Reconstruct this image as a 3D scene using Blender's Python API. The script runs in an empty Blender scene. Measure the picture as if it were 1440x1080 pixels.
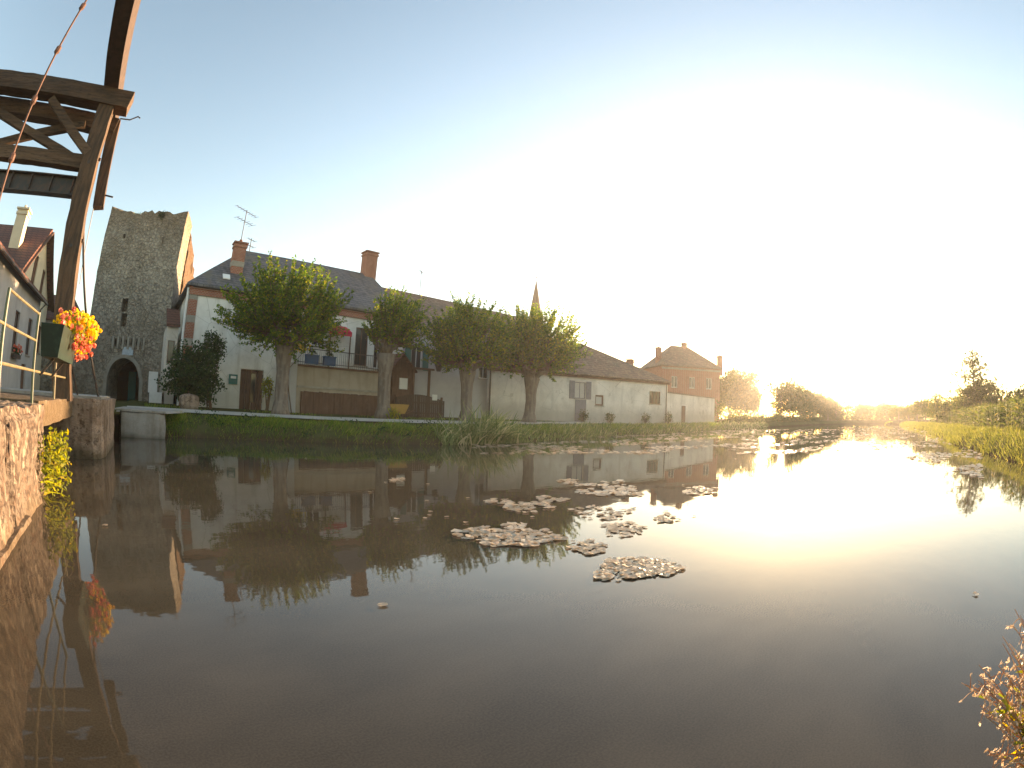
import bpy, bmesh, math, random
from math import radians as R, sin, cos, tan, pi
from mathutils import Vector as V, Matrix, noise as NZ
sc = bpy.context.scene
COL = sc.collection
EYE = V((0, 0, 1.6))

# ------------------------------------------------------------------ camera (fisheye lens like the photograph's)
cam_d = bpy.data.cameras.new('camera'); cam = bpy.data.objects.new('camera', cam_d); COL.objects.link(cam); sc.camera = cam
FPX = 688.0
cam_d.type = 'PANO'; cam_d.panorama_type = 'FISHEYE_EQUISOLID'
cam_d.sensor_width = 36; cam_d.sensor_fit = 'HORIZONTAL'
cam_d.fisheye_lens = 36 * FPX / 1440; cam_d.fisheye_fov = R(200)
cam_d.clip_start = 0.02; cam_d.clip_end = 9000
_yaw, _pit, _rol = R(45), R(3.4), R(2)
FW = V((sin(_yaw) * cos(_pit), cos(_yaw) * cos(_pit), sin(_pit)))
_r0 = V((cos(_yaw), -sin(_yaw), 0)); _u0 = _r0.cross(FW)
RT = _r0 * cos(_rol) + _u0 * sin(_rol); UP = _u0 * cos(_rol) - _r0 * sin(_rol)
_m = Matrix((RT, UP, -FW)).transposed().to_4x4(); _m.translation = EYE; cam.matrix_world = _m

def ray(px, py):
    x = px - 720; y = 540 - py; rr = max(math.hypot(x, y), 1e-9)
    th = 2 * math.asin(rr / (2 * FPX)); s = sin(th) / rr
    return RT * x * s + UP * y * s + FW * cos(th)
def onY(px, py, Y): d = ray(px, py); return EYE + d * (Y / d.y)
def onX(px, py, X): d = ray(px, py); return EYE + d * (X / d.x)
def onZ(px, py, z): d = ray(px, py); return EYE + d * ((z - 1.6) / d.z)
def onP(px, py, p, n): d = ray(px, py); return EYE + d * ((V(p) - EYE).dot(V(n)) / d.dot(V(n)))
def onR(px, py, dist): d = ray(px, py); return EYE + d * (dist / math.hypot(d.x, d.y))

# ------------------------------------------------------------------ materials
def surf(name, col, layers=(), rough=0.85, bump=None, spec=0.3, metal=0.0, sw=False, vscale=None):
    """layers: (kind, scale, lo, hi, colour, factor).  sw: use (x+y, z) as texture plane, for bricks and planks."""
    m = bpy.data.materials.new(name); m.use_nodes = True
    nt = m.node_tree; N = nt.nodes; L = nt.links; b = N['Principled BSDF']
    b.inputs['Roughness'].default_value = rough; b.inputs['Specular IOR Level'].default_value = spec
    b.inputs['Metallic'].default_value = metal
    tc = N.new('ShaderNodeTexCoord'); vec = tc.outputs['Object']
    if vscale:
        mp = N.new('ShaderNodeMapping'); mp.inputs['Scale'].default_value = vscale; L.new(vec, mp.inputs[0]); vec = mp.outputs[0]
    flat = vec
    if sw:
        sx = N.new('ShaderNodeSeparateXYZ'); L.new(vec, sx.inputs[0])
        ad = N.new('ShaderNodeMath'); L.new(sx.outputs[0], ad.inputs[0]); L.new(sx.outputs[1], ad.inputs[1])
        cx = N.new('ShaderNodeCombineXYZ'); L.new(ad.outputs[0], cx.inputs[0]); L.new(sx.outputs[2], cx.inputs[1]); flat = cx.outputs[0]
    def tex(kind, scale):
        if kind == 'noise':
            t = N.new('ShaderNodeTexNoise'); t.inputs['Scale'].default_value = scale; t.inputs['Detail'].default_value = 6
            t.inputs['Roughness'].default_value = 0.65; L.new(vec, t.inputs['Vector']); return t.outputs['Fac']
        if kind == 'cell':
            t = N.new('ShaderNodeTexVoronoi'); t.inputs['Scale'].default_value = scale; L.new(vec, t.inputs['Vector'])
            s = N.new('ShaderNodeSeparateColor'); L.new(t.outputs['Color'], s.inputs[0]); return s.outputs[0]
        if kind == 'joint':
            t = N.new('ShaderNodeTexVoronoi'); t.feature = 'DISTANCE_TO_EDGE'; t.inputs['Scale'].default_value = scale
            w = N.new('ShaderNodeTexNoise'); w.inputs['Scale'].default_value = scale * 1.5
            mx = N.new('ShaderNodeMixRGB'); mx.inputs[0].default_value = 0.06
            L.new(vec, w.inputs['Vector']); L.new(vec, mx.inputs[1]); L.new(w.outputs['Color'], mx.inputs[2]); L.new(mx.outputs[0], t.inputs['Vector'])
            return t.outputs['Distance']
        if kind == 'brick':
            t = N.new('ShaderNodeTexBrick'); t.inputs['Scale'].default_value = scale; t.inputs['Mortar Size'].default_value = 0.03
            t.inputs['Color1'].default_value = (0.35, 0.35, 0.35, 1); t.inputs['Color2'].default_value = (0.75, 0.75, 0.75, 1); t.inputs['Mortar'].default_value = (0, 0, 0, 1)
            L.new(flat, t.inputs['Vector']); s = N.new('ShaderNodeSeparateColor'); L.new(t.outputs['Color'], s.inputs[0]); return s.outputs[0]
        if kind == 'streak':
            mp = N.new('ShaderNodeMapping'); mp.inputs['Scale'].default_value = (1, 1, 0.12); L.new(vec, mp.inputs[0])
            t = N.new('ShaderNodeTexNoise'); t.inputs['Scale'].default_value = scale; t.inputs['Detail'].default_value = 5; L.new(mp.outputs[0], t.inputs['Vector']); return t.outputs['Fac']
        if kind == 'island':
            g = N.new('ShaderNodeNewGeometry'); return g.outputs['Random Per Island']
        if kind == 'height':
            s = N.new('ShaderNodeSeparateXYZ'); L.new(tc.outputs['Object'], s.inputs[0])
            a = N.new('ShaderNodeTexNoise'); a.inputs['Scale'].default_value = 1.3; L.new(vec, a.inputs['Vector'])
            k = N.new('ShaderNodeMath'); k.operation = 'MULTIPLY_ADD'; k.inputs[1].default_value = scale; L.new(a.outputs['Fac'], k.inputs[0]); L.new(s.outputs[2], k.inputs[2]); return k.outputs[0]
    cur = None
    for kind, scale, lo, hi, c, f in layers:
        o = tex(kind, scale)
        mr = N.new('ShaderNodeMapRange'); mr.inputs['From Min'].default_value = lo; mr.inputs['From Max'].default_value = hi
        mr.inputs['To Min'].default_value = 0; mr.inputs['To Max'].default_value = f; L.new(o, mr.inputs['Value'])
        mx = N.new('ShaderNodeMixRGB'); L.new(mr.outputs[0], mx.inputs[0])
        if cur is None: mx.inputs[1].default_value = (*col, 1)
        else: L.new(cur, mx.inputs[1])
        mx.inputs[2].default_value = (*c, 1); cur = mx.outputs[0]
    if cur is None: b.inputs['Base Color'].default_value = (*col, 1)
    else: L.new(cur, b.inputs['Base Color'])
    if bump:
        hs = None
        for kind, scale, k in bump:
            o = tex(kind, scale); mu = N.new('ShaderNodeMath'); mu.operation = 'MULTIPLY'; mu.inputs[1].default_value = k
            if kind == 'joint':
                mi = N.new('ShaderNodeMath'); mi.operation = 'MINIMUM'; mi.inputs[1].default_value = 0.12; L.new(o, mi.inputs[0]); o = mi.outputs[0]
            L.new(o, mu.inputs[0])
            if hs is None: hs = mu.outputs[0]
            else:
                a = N.new('ShaderNodeMath'); L.new(hs, a.inputs[0]); L.new(mu.outputs[0], a.inputs[1]); hs = a.outputs[0]
        bp = N.new('ShaderNodeBump'); bp.inputs['Strength'].default_value = 1; bp.inputs['Distance'].default_value = 1; L.new(hs, bp.inputs['Height']); L.new(bp.outputs[0], b.inputs['Normal'])
    return m

def leafmat(name, c1, c2, c3, trans=0.5, f3=0.25, rough=0.6):
    m = bpy.data.materials.new(name); m.use_nodes = True; nt = m.node_tree; N = nt.nodes; L = nt.links
    N.remove(N['Principled BSDF']); out = N['Material Output']
    g = N.new('ShaderNodeNewGeometry'); cr = N.new('ShaderNodeValToRGB')
    e = cr.color_ramp.elements; e[0].color = (*c1, 1); e[1].color = (*c3, 1); e[1].position = 1.0
    k = e.new(1 - f3); k.color = (*c2, 1)
    L.new(g.outputs['Random Per Island'], cr.inputs[0])
    d = N.new('ShaderNodeBsdfPrincipled'); d.inputs['Roughness'].default_value = rough; d.inputs['Specular IOR Level'].default_value = 0.25 if rough > 0.4 else 0.5
    t = N.new('ShaderNodeBsdfTranslucent'); hs = N.new('ShaderNodeHueSaturation'); hs.inputs['Value'].default_value = 2.1; hs.inputs['Saturation'].default_value = 1.1; hs.inputs['Hue'].default_value = 0.485
    L.new(cr.outputs[0], d.inputs['Base Color']); L.new(cr.outputs[0], hs.inputs['Color']); L.new(hs.outputs[0], t.inputs['Color'])
    mx = N.new('ShaderNodeMixShader'); mx.inputs[0].default_value = trans; L.new(d.outputs[0], mx.inputs[1]); L.new(t.outputs[0], mx.inputs[2]); L.new(mx.outputs[0], out.inputs['Surface'])
    return m

MT = {}
MT['rubble'] = surf('rubble_stone', (0.32, 0.275, 0.215), [('cell', 3.8, 0.2, 0.9, (0.45, 0.39, 0.31), 0.75), ('cell', 6, 0.6, 0.95, (0.12, 0.1, 0.085), 0.6), ('joint', 3.8, 0.06, 0.0, (0.36, 0.33, 0.28), 0.6), ('noise', 0.45, 0.46, 0.68, (0.13, 0.1, 0.06), 0.6), ('noise', 2.6, 0.55, 0.7, (0.1, 0.09, 0.08), 0.4), ('height', 2.0, 13.2, 15.2, (0.2, 0.13, 0.06), 0.7)], bump=[('joint', 3.8, 0.7), ('noise', 9, 0.08)])
MT['ruin'] = surf('shaded_brick_rubble', (0.14, 0.075, 0.04), [('cell', 5, 0, 1, (0.18, 0.11, 0.06), 0.7), ('noise', 1.2, 0.45, 0.7, (0.12, 0.1, 0.05), 0.7)], bump=[('joint', 5, 0.4), ('noise', 7, 0.1)])  # brown rubble, darkened so its colour carries the rear side's shade
MT['dressed'] = surf('dressed_stone', (0.33, 0.3, 0.25), [('noise', 2.0, 0.4, 0.7, (0.18, 0.16, 0.13), 0.7), ('noise', 14, 0.5, 0.7, (0.4, 0.37, 0.32), 0.4)], bump=[('noise', 12, 0.02)])
MT['dark'] = surf('dark_recess', (0.02, 0.018, 0.016), rough=0.9)
MT['plaster'] = surf('white_render', (0.77, 0.74, 0.68), [('noise', 0.45, 0.42, 0.66, (0.54, 0.5, 0.43), 0.8), ('streak', 2.2, 0.52, 0.7, (0.42, 0.38, 0.31), 0.6), ('noise', 3.2, 0.6, 0.66, (0.5, 0.47, 0.42), 0.5), ('joint', 0.45, 0.006, 0.0, (0.25, 0.22, 0.18), 0.6), ('height', 0.9, 2.1, 1.2, (0.4, 0.37, 0.31), 0.6)], bump=[('noise', 22, 0.006)])
MT['plaster_old'] = surf('aged_render', (0.68, 0.62, 0.54), [('noise', 0.5, 0.4, 0.7, (0.45, 0.4, 0.34), 0.8), ('streak', 1.8, 0.52, 0.75, (0.36, 0.32, 0.27), 0.5), ('noise', 3.5, 0.58, 0.66, (0.66, 0.63, 0.57), 0.6), ('noise', 1.7, 0.6, 0.66, (0.36, 0.3, 0.24), 0.5), ('joint', 0.5, 0.006, 0.0, (0.22, 0.18, 0.14), 0.6), ('height', 1.2, 2.4, 1.3, (0.34, 0.3, 0.25), 0.7)], bump=[('noise', 16, 0.01)])
MT['plaster_grey'] = surf('grey_render', (0.42, 0.41, 0.4), [('noise', 0.6, 0.4, 0.7, (0.31, 0.29, 0.28), 0.8), ('streak', 2, 0.5, 0.75, (0.26, 0.24, 0.23), 0.5)], bump=[('noise', 18, 0.008)])
MT['plaster_cream'] = surf('cream_render', (0.62, 0.55, 0.4), [('noise', 0.7, 0.42, 0.7, (0.5, 0.42, 0.29), 0.7)], bump=[('noise', 18, 0.008)])
MT['plaster_beige'] = surf('beige_terrace_render', (0.38, 0.32, 0.25), [('noise', 0.8, 0.4, 0.7, (0.28, 0.23, 0.17), 0.8), ('streak', 3, 0.5, 0.75, (0.2, 0.16, 0.12), 0.5)], bump=[('noise', 18, 0.008)])
MT['brick'] = surf('red_brick', (0.29, 0.085, 0.045), [('brick', 2.6, 0.3, 0.8, (0.36, 0.13, 0.07), 0.8), ('brick', 2.6, 0.2, 0.0, (0.4, 0.34, 0.28), 0.8), ('noise', 1.5, 0.5, 0.72, (0.16, 0.06, 0.04), 0.6)], sw=True, bump=[('brick', 2.6, 0.02)])
MT['slate'] = surf('slate_roof', (0.085, 0.085, 0.095), [('brick', 1.2, 0.2, 0.8, (0.16, 0.15, 0.15), 0.8), ('brick', 1.2, 0.15, 0.0, (0.04, 0.04, 0.045), 0.8), ('noise', 0.8, 0.48, 0.62, (0.13, 0.11, 0.075), 0.8), ('streak', 2.5, 0.5, 0.65, (0.045, 0.045, 0.05), 0.7), ('noise', 5, 0.6, 0.68, (0.22, 0.21, 0.16), 0.7)], sw=True, rough=0.65, bump=[('brick', 1.2, 0.03)])
MT['spire'] = surf('backlit_spire_slate', (0.03, 0.028, 0.028), [('noise', 0.6, 0.45, 0.65, (0.05, 0.042, 0.035), 0.8)], rough=0.9, spec=0.1)  # slate darkened to stand for the spire's backlit, unlit side
MT['tile'] = surf('brown_tile_roof', (0.16, 0.1, 0.07), [('brick', 1.15, 0.2, 0.8, (0.22, 0.15, 0.11), 0.8), ('brick', 1.15, 0.15, 0.0, (0.06, 0.04, 0.03), 0.8), ('noise', 0.7, 0.45, 0.62, (0.1, 0.085, 0.06), 0.85), ('cell', 3.2, 0.6, 1, (0.25, 0.17, 0.12), 0.6), ('noise', 4.5, 0.58, 0.66, (0.3, 0.27, 0.2), 0.7)], sw=True, rough=0.8, bump=[('brick', 1.15, 0.04)])
MT['redtile'] = surf('dark_red_tile_roof', (0.13, 0.055, 0.04), [('brick', 1.15, 0.2, 0.8, (0.18, 0.075, 0.05), 0.8), ('brick', 1.15, 0.15, 0.0, (0.04, 0.025, 0.02), 0.8), ('noise', 0.7, 0.48, 0.7, (0.07, 0.05, 0.04), 0.7)], sw=True, rough=0.8, bump=[('brick', 1.15, 0.04)])
MT['timber'] = surf('weathered_timber', (0.11, 0.066, 0.038), [('streak', 14, 0.42, 0.6, (0.05, 0.034, 0.024), 0.85), ('noise', 1.4, 0.5, 0.7, (0.15, 0.09, 0.052), 0.6), ('noise', 22, 0.58, 0.7, (0.06, 0.04, 0.03), 0.6)], rough=0.75, bump=[('noise', 18, 0.012), ('streak', 14, 0.05)])
MT['timber_h'] = surf('weathered_timber_beam', (0.11, 0.066, 0.038), [('noise', 11, 0.42, 0.6, (0.055, 0.036, 0.024), 0.85), ('noise', 3, 0.5, 0.66, (0.17, 0.105, 0.062), 0.7), ('noise', 30, 0.56, 0.64, (0.03, 0.02, 0.014), 0.8)], rough=0.75, bump=[('noise', 14, 0.05)], vscale=(0.12, 1, 1))
MT['timber_dark'] = surf('tarred_timber', (0.07, 0.045, 0.032), [('noise', 5, 0.45, 0.7, (0.035, 0.025, 0.02), 0.8), ('noise', 25, 0.55, 0.7, (0.11, 0.075, 0.05), 0.5)], rough=0.7, bump=[('noise', 16, 0.01)])
MT['board'] = surf('brown_boards', (0.13, 0.07, 0.045), [('streak', 7, 0.4, 0.7, (0.07, 0.04, 0.028), 0.8), ('noise', 2, 0.5, 0.7, (0.18, 0.11, 0.075), 0.6)], rough=0.75, bump=[('streak', 12, 0.015)])
MT['iron'] = surf('black_iron', (0.03, 0.028, 0.028), [('noise', 5, 0.42, 0.62, (0.085, 0.045, 0.027), 0.8)], rough=0.5, spec=0.5)
MT['rust'] = surf('rusty_chain_iron', (0.14, 0.07, 0.05), [('noise', 12, 0.4, 0.7, (0.06, 0.035, 0.03), 0.8)], rough=0.7)
MT['rail'] = surf('green_rail_paint', (0.04, 0.06, 0.03), [('noise', 8, 0.45, 0.7, (0.03, 0.05, 0.03), 0.8), ('noise', 30, 0.6, 0.7, (0.16, 0.1, 0.05), 0.6)], rough=0.45, spec=0.5)
MT['railc'] = surf('cream_rail_paint', (0.2, 0.165, 0.09), [('noise', 9, 0.5, 0.62, (0.1, 0.075, 0.04), 0.8)], rough=0.4, spec=0.5)
MT['concrete'] = surf('weathered_concrete', (0.21, 0.165, 0.125), [('streak', 4, 0.42, 0.6, (0.16, 0.12, 0.09), 0.8), ('noise', 3.2, 0.52, 0.62, (0.38, 0.31, 0.24), 0.8), ('noise', 6, 0.52, 0.6, (0.12, 0.06, 0.035), 0.8), ('streak', 11, 0.58, 0.68, (0.42, 0.32, 0.23), 0.7), ('noise', 2.6, 0.5, 0.6, (0.11, 0.075, 0.05), 0.6), ('noise', 9, 0.5, 0.56, (0.07, 0.05, 0.038), 0.9), ('joint', 0.7, 0.012, 0.0, (0.06, 0.04, 0.03), 0.8), ('height', 0.6, 0.55, 0.2, (0.11, 0.075, 0.035), 0.8)], bump=[('noise', 6, 0.09), ('noise', 20, 0.05), ('joint', 0.7, 0.12)])
MT['pierstone'] = surf('dark_pier_stone', (0.29, 0.215, 0.16), [('streak', 4, 0.42, 0.62, (0.1, 0.065, 0.04), 0.85), ('noise', 2.2, 0.48, 0.66, (0.38, 0.3, 0.24), 0.8), ('noise', 9, 0.53, 0.62, (0.07, 0.045, 0.03), 0.8), ('height', 0.6, 0.6, 0.25, (0.06, 0.05, 0.025), 0.85)], bump=[('noise', 6, 0.08), ('noise', 20, 0.04)])
MT['quay'] = surf('grey_quay_stone', (0.3, 0.28, 0.25), [('noise', 2.2, 0.42, 0.7, (0.2, 0.175, 0.15), 0.8), ('noise', 16, 0.55, 0.7, (0.42, 0.39, 0.35), 0.5), ('streak', 4, 0.5, 0.7, (0.16, 0.12, 0.08), 0.6), ('height', 0.35, 0.35, 0.15, (0.05, 0.045, 0.03), 0.9)], bump=[('noise', 10, 0.03)])
MT['bark'] = surf('grey_bark', (0.19, 0.155, 0.125), [('streak', 6, 0.4, 0.65, (0.09, 0.07, 0.055), 0.8), ('noise', 3, 0.52, 0.7, (0.26, 0.22, 0.18), 0.6)], bump=[('streak', 9, 0.06), ('noise', 14, 0.02)])
MT['twig'] = surf('brown_twig', (0.13, 0.085, 0.05), rough=0.8)
MT['leaf'] = leafmat('lime_leaves', (0.03, 0.07, 0.01), (0.085, 0.15, 0.018), (0.26, 0.26, 0.025), 0.55)
MT['leaf_dark'] = leafmat('dark_shrub_leaves', (0.014, 0.034, 0.012), (0.03, 0.07, 0.02), (0.06, 0.1, 0.025), 0.3)
MT['leaf_far'] = leafmat('far_tree_leaves', (0.03, 0.048, 0.014), (0.065, 0.085, 0.022), (0.13, 0.12, 0.03), 0.45)
MT['leaf_yel'] = leafmat('yellow_green_leaves', (0.1, 0.13, 0.015), (0.2, 0.22, 0.025), (0.36, 0.28, 0.03), 0.5)
MT['grass'] = leafmat('bank_grass', (0.05, 0.11, 0.014), (0.12, 0.2, 0.025), (0.3, 0.27, 0.07), 0.45, 0.3)
MT['grass_y'] = leafmat('sunlit_dry_grass', (0.065, 0.09, 0.018), (0.13, 0.145, 0.03), (0.26, 0.25, 0.06), 0.45)
MT['corn'] = leafmat('maize_leaves', (0.055, 0.08, 0.018), (0.1, 0.125, 0.03), (0.2, 0.18, 0.06), 0.4)
MT['reed'] = leafmat('reed_blades', (0.06, 0.1, 0.03), (0.2, 0.24, 0.09), (0.5, 0.44, 0.26), 0.35)
MT['drystem'] = leafmat('dry_stems', (0.27, 0.16, 0.08), (0.4, 0.28, 0.15), (0.52, 0.42, 0.27), 0.25)
MT['pad'] = leafmat('floating_leaves', (0.3, 0.24, 0.15), (0.52, 0.42, 0.29), (0.66, 0.57, 0.42), 0.25, 0.25, 0.34)
MT['fl_yel'] = leafmat('yellow_petals', (0.62, 0.42, 0.01), (0.76, 0.58, 0.015), (0.8, 0.68, 0.05), 0.3)
MT['fl_red'] = leafmat('coral_petals', (0.5, 0.12, 0.08), (0.62, 0.25, 0.15), (0.72, 0.42, 0.3), 0.3)
MT['glass'] = surf('window_glass', (0.03, 0.035, 0.04), rough=0.08, spec=0.6)
MT['lace'] = surf('lace_curtain', (0.5, 0.47, 0.42), [('noise', 30, 0.45, 0.6, (0.3, 0.28, 0.25), 0.7)])
MT['white'] = surf('white_paint', (0.72, 0.71, 0.68), [('noise', 4, 0.5, 0.75, (0.55, 0.53, 0.5), 0.5)], rough=0.5)
MT['shutter'] = surf('grey_shutter_paint', (0.2, 0.19, 0.2), [('noise', 5, 0.45, 0.7, (0.14, 0.13, 0.14), 0.7)], rough=0.6)
MT['blue'] = surf('blue_plastic', (0.025, 0.085, 0.19), [('noise', 4, 0.5, 0.7, (0.02, 0.05, 0.11), 0.6)], rough=0.5)
MT['teal'] = surf('green_enamel', (0.02, 0.12, 0.11), rough=0.4)
MT['paleblue'] = surf('pale_blue_enamel', (0.45, 0.52, 0.58), [('noise', 9, 0.5, 0.65, (0.25, 0.3, 0.36), 0.7)], rough=0.4)
MT['red'] = surf('red_canvas', (0.55, 0.02, 0.06), [('noise', 4, 0.5, 0.7, (0.36, 0.02, 0.035), 0.6)], rough=0.8)
MT['ochre'] = surf('ochre_paint', (0.34, 0.2, 0.05), [('noise', 4, 0.45, 0.7, (0.22, 0.12, 0.04), 0.7)], rough=0.6)
MT['boxgreen'] = surf('dark_green_box', (0.012, 0.026, 0.02), [('noise', 7, 0.5, 0.7, (0.03, 0.06, 0.045), 0.7)], rough=0.5)
MT['soil'] = surf('soil_and_turf', (0.06, 0.07, 0.022), [('noise', 1.2, 0.42, 0.65, (0.09, 0.075, 0.04), 0.8), ('noise', 8, 0.5, 0.7, (0.035, 0.05, 0.014), 0.7), ('noise', 0.15, 0.5, 0.65, (0.11, 0.1, 0.045), 0.6), ('height', 0.5, 0.6, 0.3, (0.055, 0.038, 0.022), 0.9)], bump=[('noise', 6, 0.05)], spec=0.0)
MT['gravel'] = surf('pale_gravel', (0.42, 0.39, 0.34), [('noise', 1.5, 0.45, 0.7, (0.33, 0.3, 0.25), 0.7), ('noise', 40, 0.5, 0.7, (0.5, 0.47, 0.42), 0.6)], bump=[('noise', 40, 0.01)], spec=0.05)
MT['asphalt'] = surf('worn_road', (0.09, 0.085, 0.08), [('noise', 1, 0.45, 0.7, (0.12, 0.11, 0.1), 0.7)], bump=[('noise', 50, 0.005)])
def watermat():
    m = bpy.data.materials.new('canal_water'); m.use_nodes = True; nt = m.node_tree; N = nt.nodes; L = nt.links; b = N['Principled BSDF']
    b.inputs['Base Color'].default_value = (0.052, 0.041, 0.024, 1); b.inputs['Roughness'].default_value = 0.025; b.inputs['IOR'].default_value = 1.34
    tc = N.new('ShaderNodeTexCoord'); mp = N.new('ShaderNodeMapping'); mp.inputs['Scale'].default_value = (1.0, 1.6, 1); L.new(tc.outputs['Object'], mp.inputs[0])
    a = N.new('ShaderNodeTexNoise'); a.inputs['Scale'].default_value = 2.2; a.inputs['Detail'].default_value = 3; L.new(mp.outputs[0], a.inputs['Vector'])
    c = N.new('ShaderNodeTexNoise'); c.inputs['Scale'].default_value = 0.5; L.new(mp.outputs[0], c.inputs['Vector'])
    mu = N.new('ShaderNodeMath'); mu.operation = 'MULTIPLY'; L.new(a.outputs['Fac'], mu.inputs[0]); L.new(c.outputs['Fac'], mu.inputs[1])
    f1 = N.new('ShaderNodeTexNoise'); f1.inputs['Scale'].default_value = 75; f1.inputs['Detail'].default_value = 2; L.new(tc.outputs['Object'], f1.inputs['Vector'])   # dust and specks on the surface
    f2 = N.new('ShaderNodeTexNoise'); f2.inputs['Scale'].default_value = 0.7; f2.inputs['Detail'].default_value = 4; L.new(mp.outputs[0], f2.inputs['Vector'])      # cloudy silt
    r1 = N.new('ShaderNodeMapRange'); r1.inputs['From Min'].default_value = 0.35; r1.inputs['From Max'].default_value = 0.65; r1.inputs['To Min'].default_value = 0.2; r1.inputs['To Max'].default_value = 0.48; L.new(f1.outputs['Fac'], r1.inputs['Value'])
    r2 = N.new('ShaderNodeMapRange'); r2.inputs['From Min'].default_value = 0.35; r2.inputs['From Max'].default_value = 0.65; r2.inputs['To Max'].default_value = 0.35; L.new(f2.outputs['Fac'], r2.inputs['Value'])
    su = N.new('ShaderNodeMath'); L.new(r1.outputs[0], su.inputs[0]); L.new(r2.outputs[0], su.inputs[1])
    mc = N.new('ShaderNodeMixRGB'); mc.inputs[1].default_value = (0.026, 0.022, 0.015, 1); mc.inputs[2].default_value = (0.088, 0.073, 0.05, 1); L.new(su.outputs[0], mc.inputs[0]); L.new(mc.outputs[0], b.inputs['Base Color'])
    bp = N.new('ShaderNodeBump'); bp.inputs['Strength'].default_value = 1.0; bp.inputs['Distance'].default_value = 0.0025; L.new(mu.outputs[0], bp.inputs['Height']); L.new(bp.outputs[0], b.inputs['Normal'])
    return m
MT['water'] = watermat()

# ------------------------------------------------------------------ mesh builder
class MB:
    def __init__(s): s.v = []; s.f = []
    def add(s, vs, fs):
        k = len(s.v); s.v += [tuple(p) for p in vs]; s.f += [tuple(i + k for i in f) for f in fs]; return s
    def box(s, x0, x1, y0, y1, z0, z1):
        return s.hexa([(x0, y0, z0), (x1, y0, z0), (x1, y1, z0), (x0, y1, z0), (x0, y0, z1), (x1, y0, z1), (x1, y1, z1), (x0, y1, z1)])
    def hexa(s, p): return s.add(p, [(3, 2, 1, 0), (4, 5, 6, 7), (0, 1, 5, 4), (1, 2, 6, 5), (2, 3, 7, 6), (3, 0, 4, 7)])
    def beam(s, p, q, w, h, up=(0, 0, 1), n=1, jit=0.0):
        p, q = V(p), V(q); d = (q - p).normalized(); a = d.cross(V(up))
        a = a.normalized() if a.length > 1e-4 else V((1, 0, 0)); b = a.cross(d)
        rows = []
        for i in range(n + 1):
            c = p.lerp(q, i / n); j = lambda: random.uniform(-jit, jit)
            rows.append([c + a * (w / 2 * sa + j()) + b * (h / 2 * sb + j()) for sa, sb in ((-1, -1), (1, -1), (1, 1), (-1, 1))])
        vs = [v for r in rows for v in r]; fs = [(3, 2, 1, 0), tuple(4 * n + k for k in range(4))]
        for i in range(n):
            for k in range(4): fs.append((4 * i + k, 4 * i + (k + 1) % 4, 4 * i + 4 + (k + 1) % 4, 4 * i + 4 + k))
        return s.add(vs, fs)
    def tube(s, pts, rs, n=8, cap=True):
        pts = [V(p) for p in pts]
        if not hasattr(rs, '__len__'): rs = [rs] * len(pts)
        vs = []; fs = []
        for i, p in enumerate(pts):
            d = (pts[min(i + 1, len(pts) - 1)] - pts[max(i - 1, 0)]).normalized()
            a = d.cross(V((0, 0, 1)) if abs(d.z) < 0.9 else V((0, 1, 0))).normalized(); b = d.cross(a)
            for k in range(n): vs.append(p + (a * cos(2 * pi * k / n) + b * sin(2 * pi * k / n)) * rs[i])
        for i in range(len(pts) - 1):
            for k in range(n): fs.append((i * n + k, i * n + (k + 1) % n, (i + 1) * n + (k + 1) % n, (i + 1) * n + k))
        if cap: fs += [tuple(range(n - 1, -1, -1)), tuple(range((len(pts) - 1) * n, len(pts) * n))]
        return s.add(vs, fs)
    def prism(s, poly, off):
        n = len(poly); off = V(off); vs = [V(p) for p in poly] + [V(p) + off for p in poly]
        return s.add(vs, [tuple(range(n - 1, -1, -1)), tuple(range(n, 2 * n))] + [(i, (i + 1) % n, n + (i + 1) % n, n + i) for i in range(n)])
    def blade(s, p, d, L, w, droop=0.3, n=3, side=None):
        p = V(p); d = V(d).normalized(); sd = side or d.cross(V((random.uniform(-1, 1), random.uniform(-1, 1), 0.2)))
        if sd.length < 1e-4: sd = V((1, 0, 0))
        sd = sd.normalized(); vs = []; h = V((d.x, d.y, 0))
        for i in range(n + 1):
            t = i / n; c = p + d * (L * t) + (h * 0.6 - V((0, 0, 1))) * (droop * L * t * t); ww = w * (1 - t) ** 0.7 if i else w * 0.8
            vs += [c - sd * ww / 2, c + sd * ww / 2]
        return s.add(vs[:-1], [(2 * i, 2 * i + 1, 2 * i + 3, 2 * i + 2) for i in range(n - 1)] + [(2 * n - 2, 2 * n - 1, 2 * n)])
    def leaf(s, c, size, nrm=None, asp=0.6):
        n = V((random.gauss(0, 1), random.gauss(0, 1), random.gauss(0, 1))) if nrm is None else V(nrm); n = n.normalized() if n.length > 1e-4 else V((0, 0, 1))
        a = n.cross(V((random.gauss(0, 1), random.gauss(0, 1), random.gauss(0, 1)))); a = a.normalized() if a.length > 1e-4 else V((1, 0, 0)); b = n.cross(a) * asp
        a = a * size / 2; b = b * size / 2; c = V(c); k = n * size * 0.12
        return s.add([c - a, c - b * 0.9 + k, c + a, c + b * 0.9 + k], [(0, 1, 2, 3)])
    def build(s, name, m, root=None, parent=None, smooth=False):
        """root: top-level Empty (its location is the mesh's origin); parent: the object to hang the part on (default root)."""
        o0 = root.location if root is not None else V((0, 0, 0))
        me = bpy.data.meshes.new(name); me.from_pydata([tuple(V(p) - o0) for p in s.v], [], s.f); me.update()
        bm = bmesh.new(); bm.from_mesh(me); bmesh.ops.recalc_face_normals(bm, faces=bm.faces); bm.to_mesh(me); bm.free()
        if smooth:
            for p in me.polygons: p.use_smooth = True
        me.materials.append(m); ob = bpy.data.objects.new(name, me); COL.objects.link(ob)
        if root is not None: ob.parent = parent if parent is not None else root
        return ob
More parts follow.
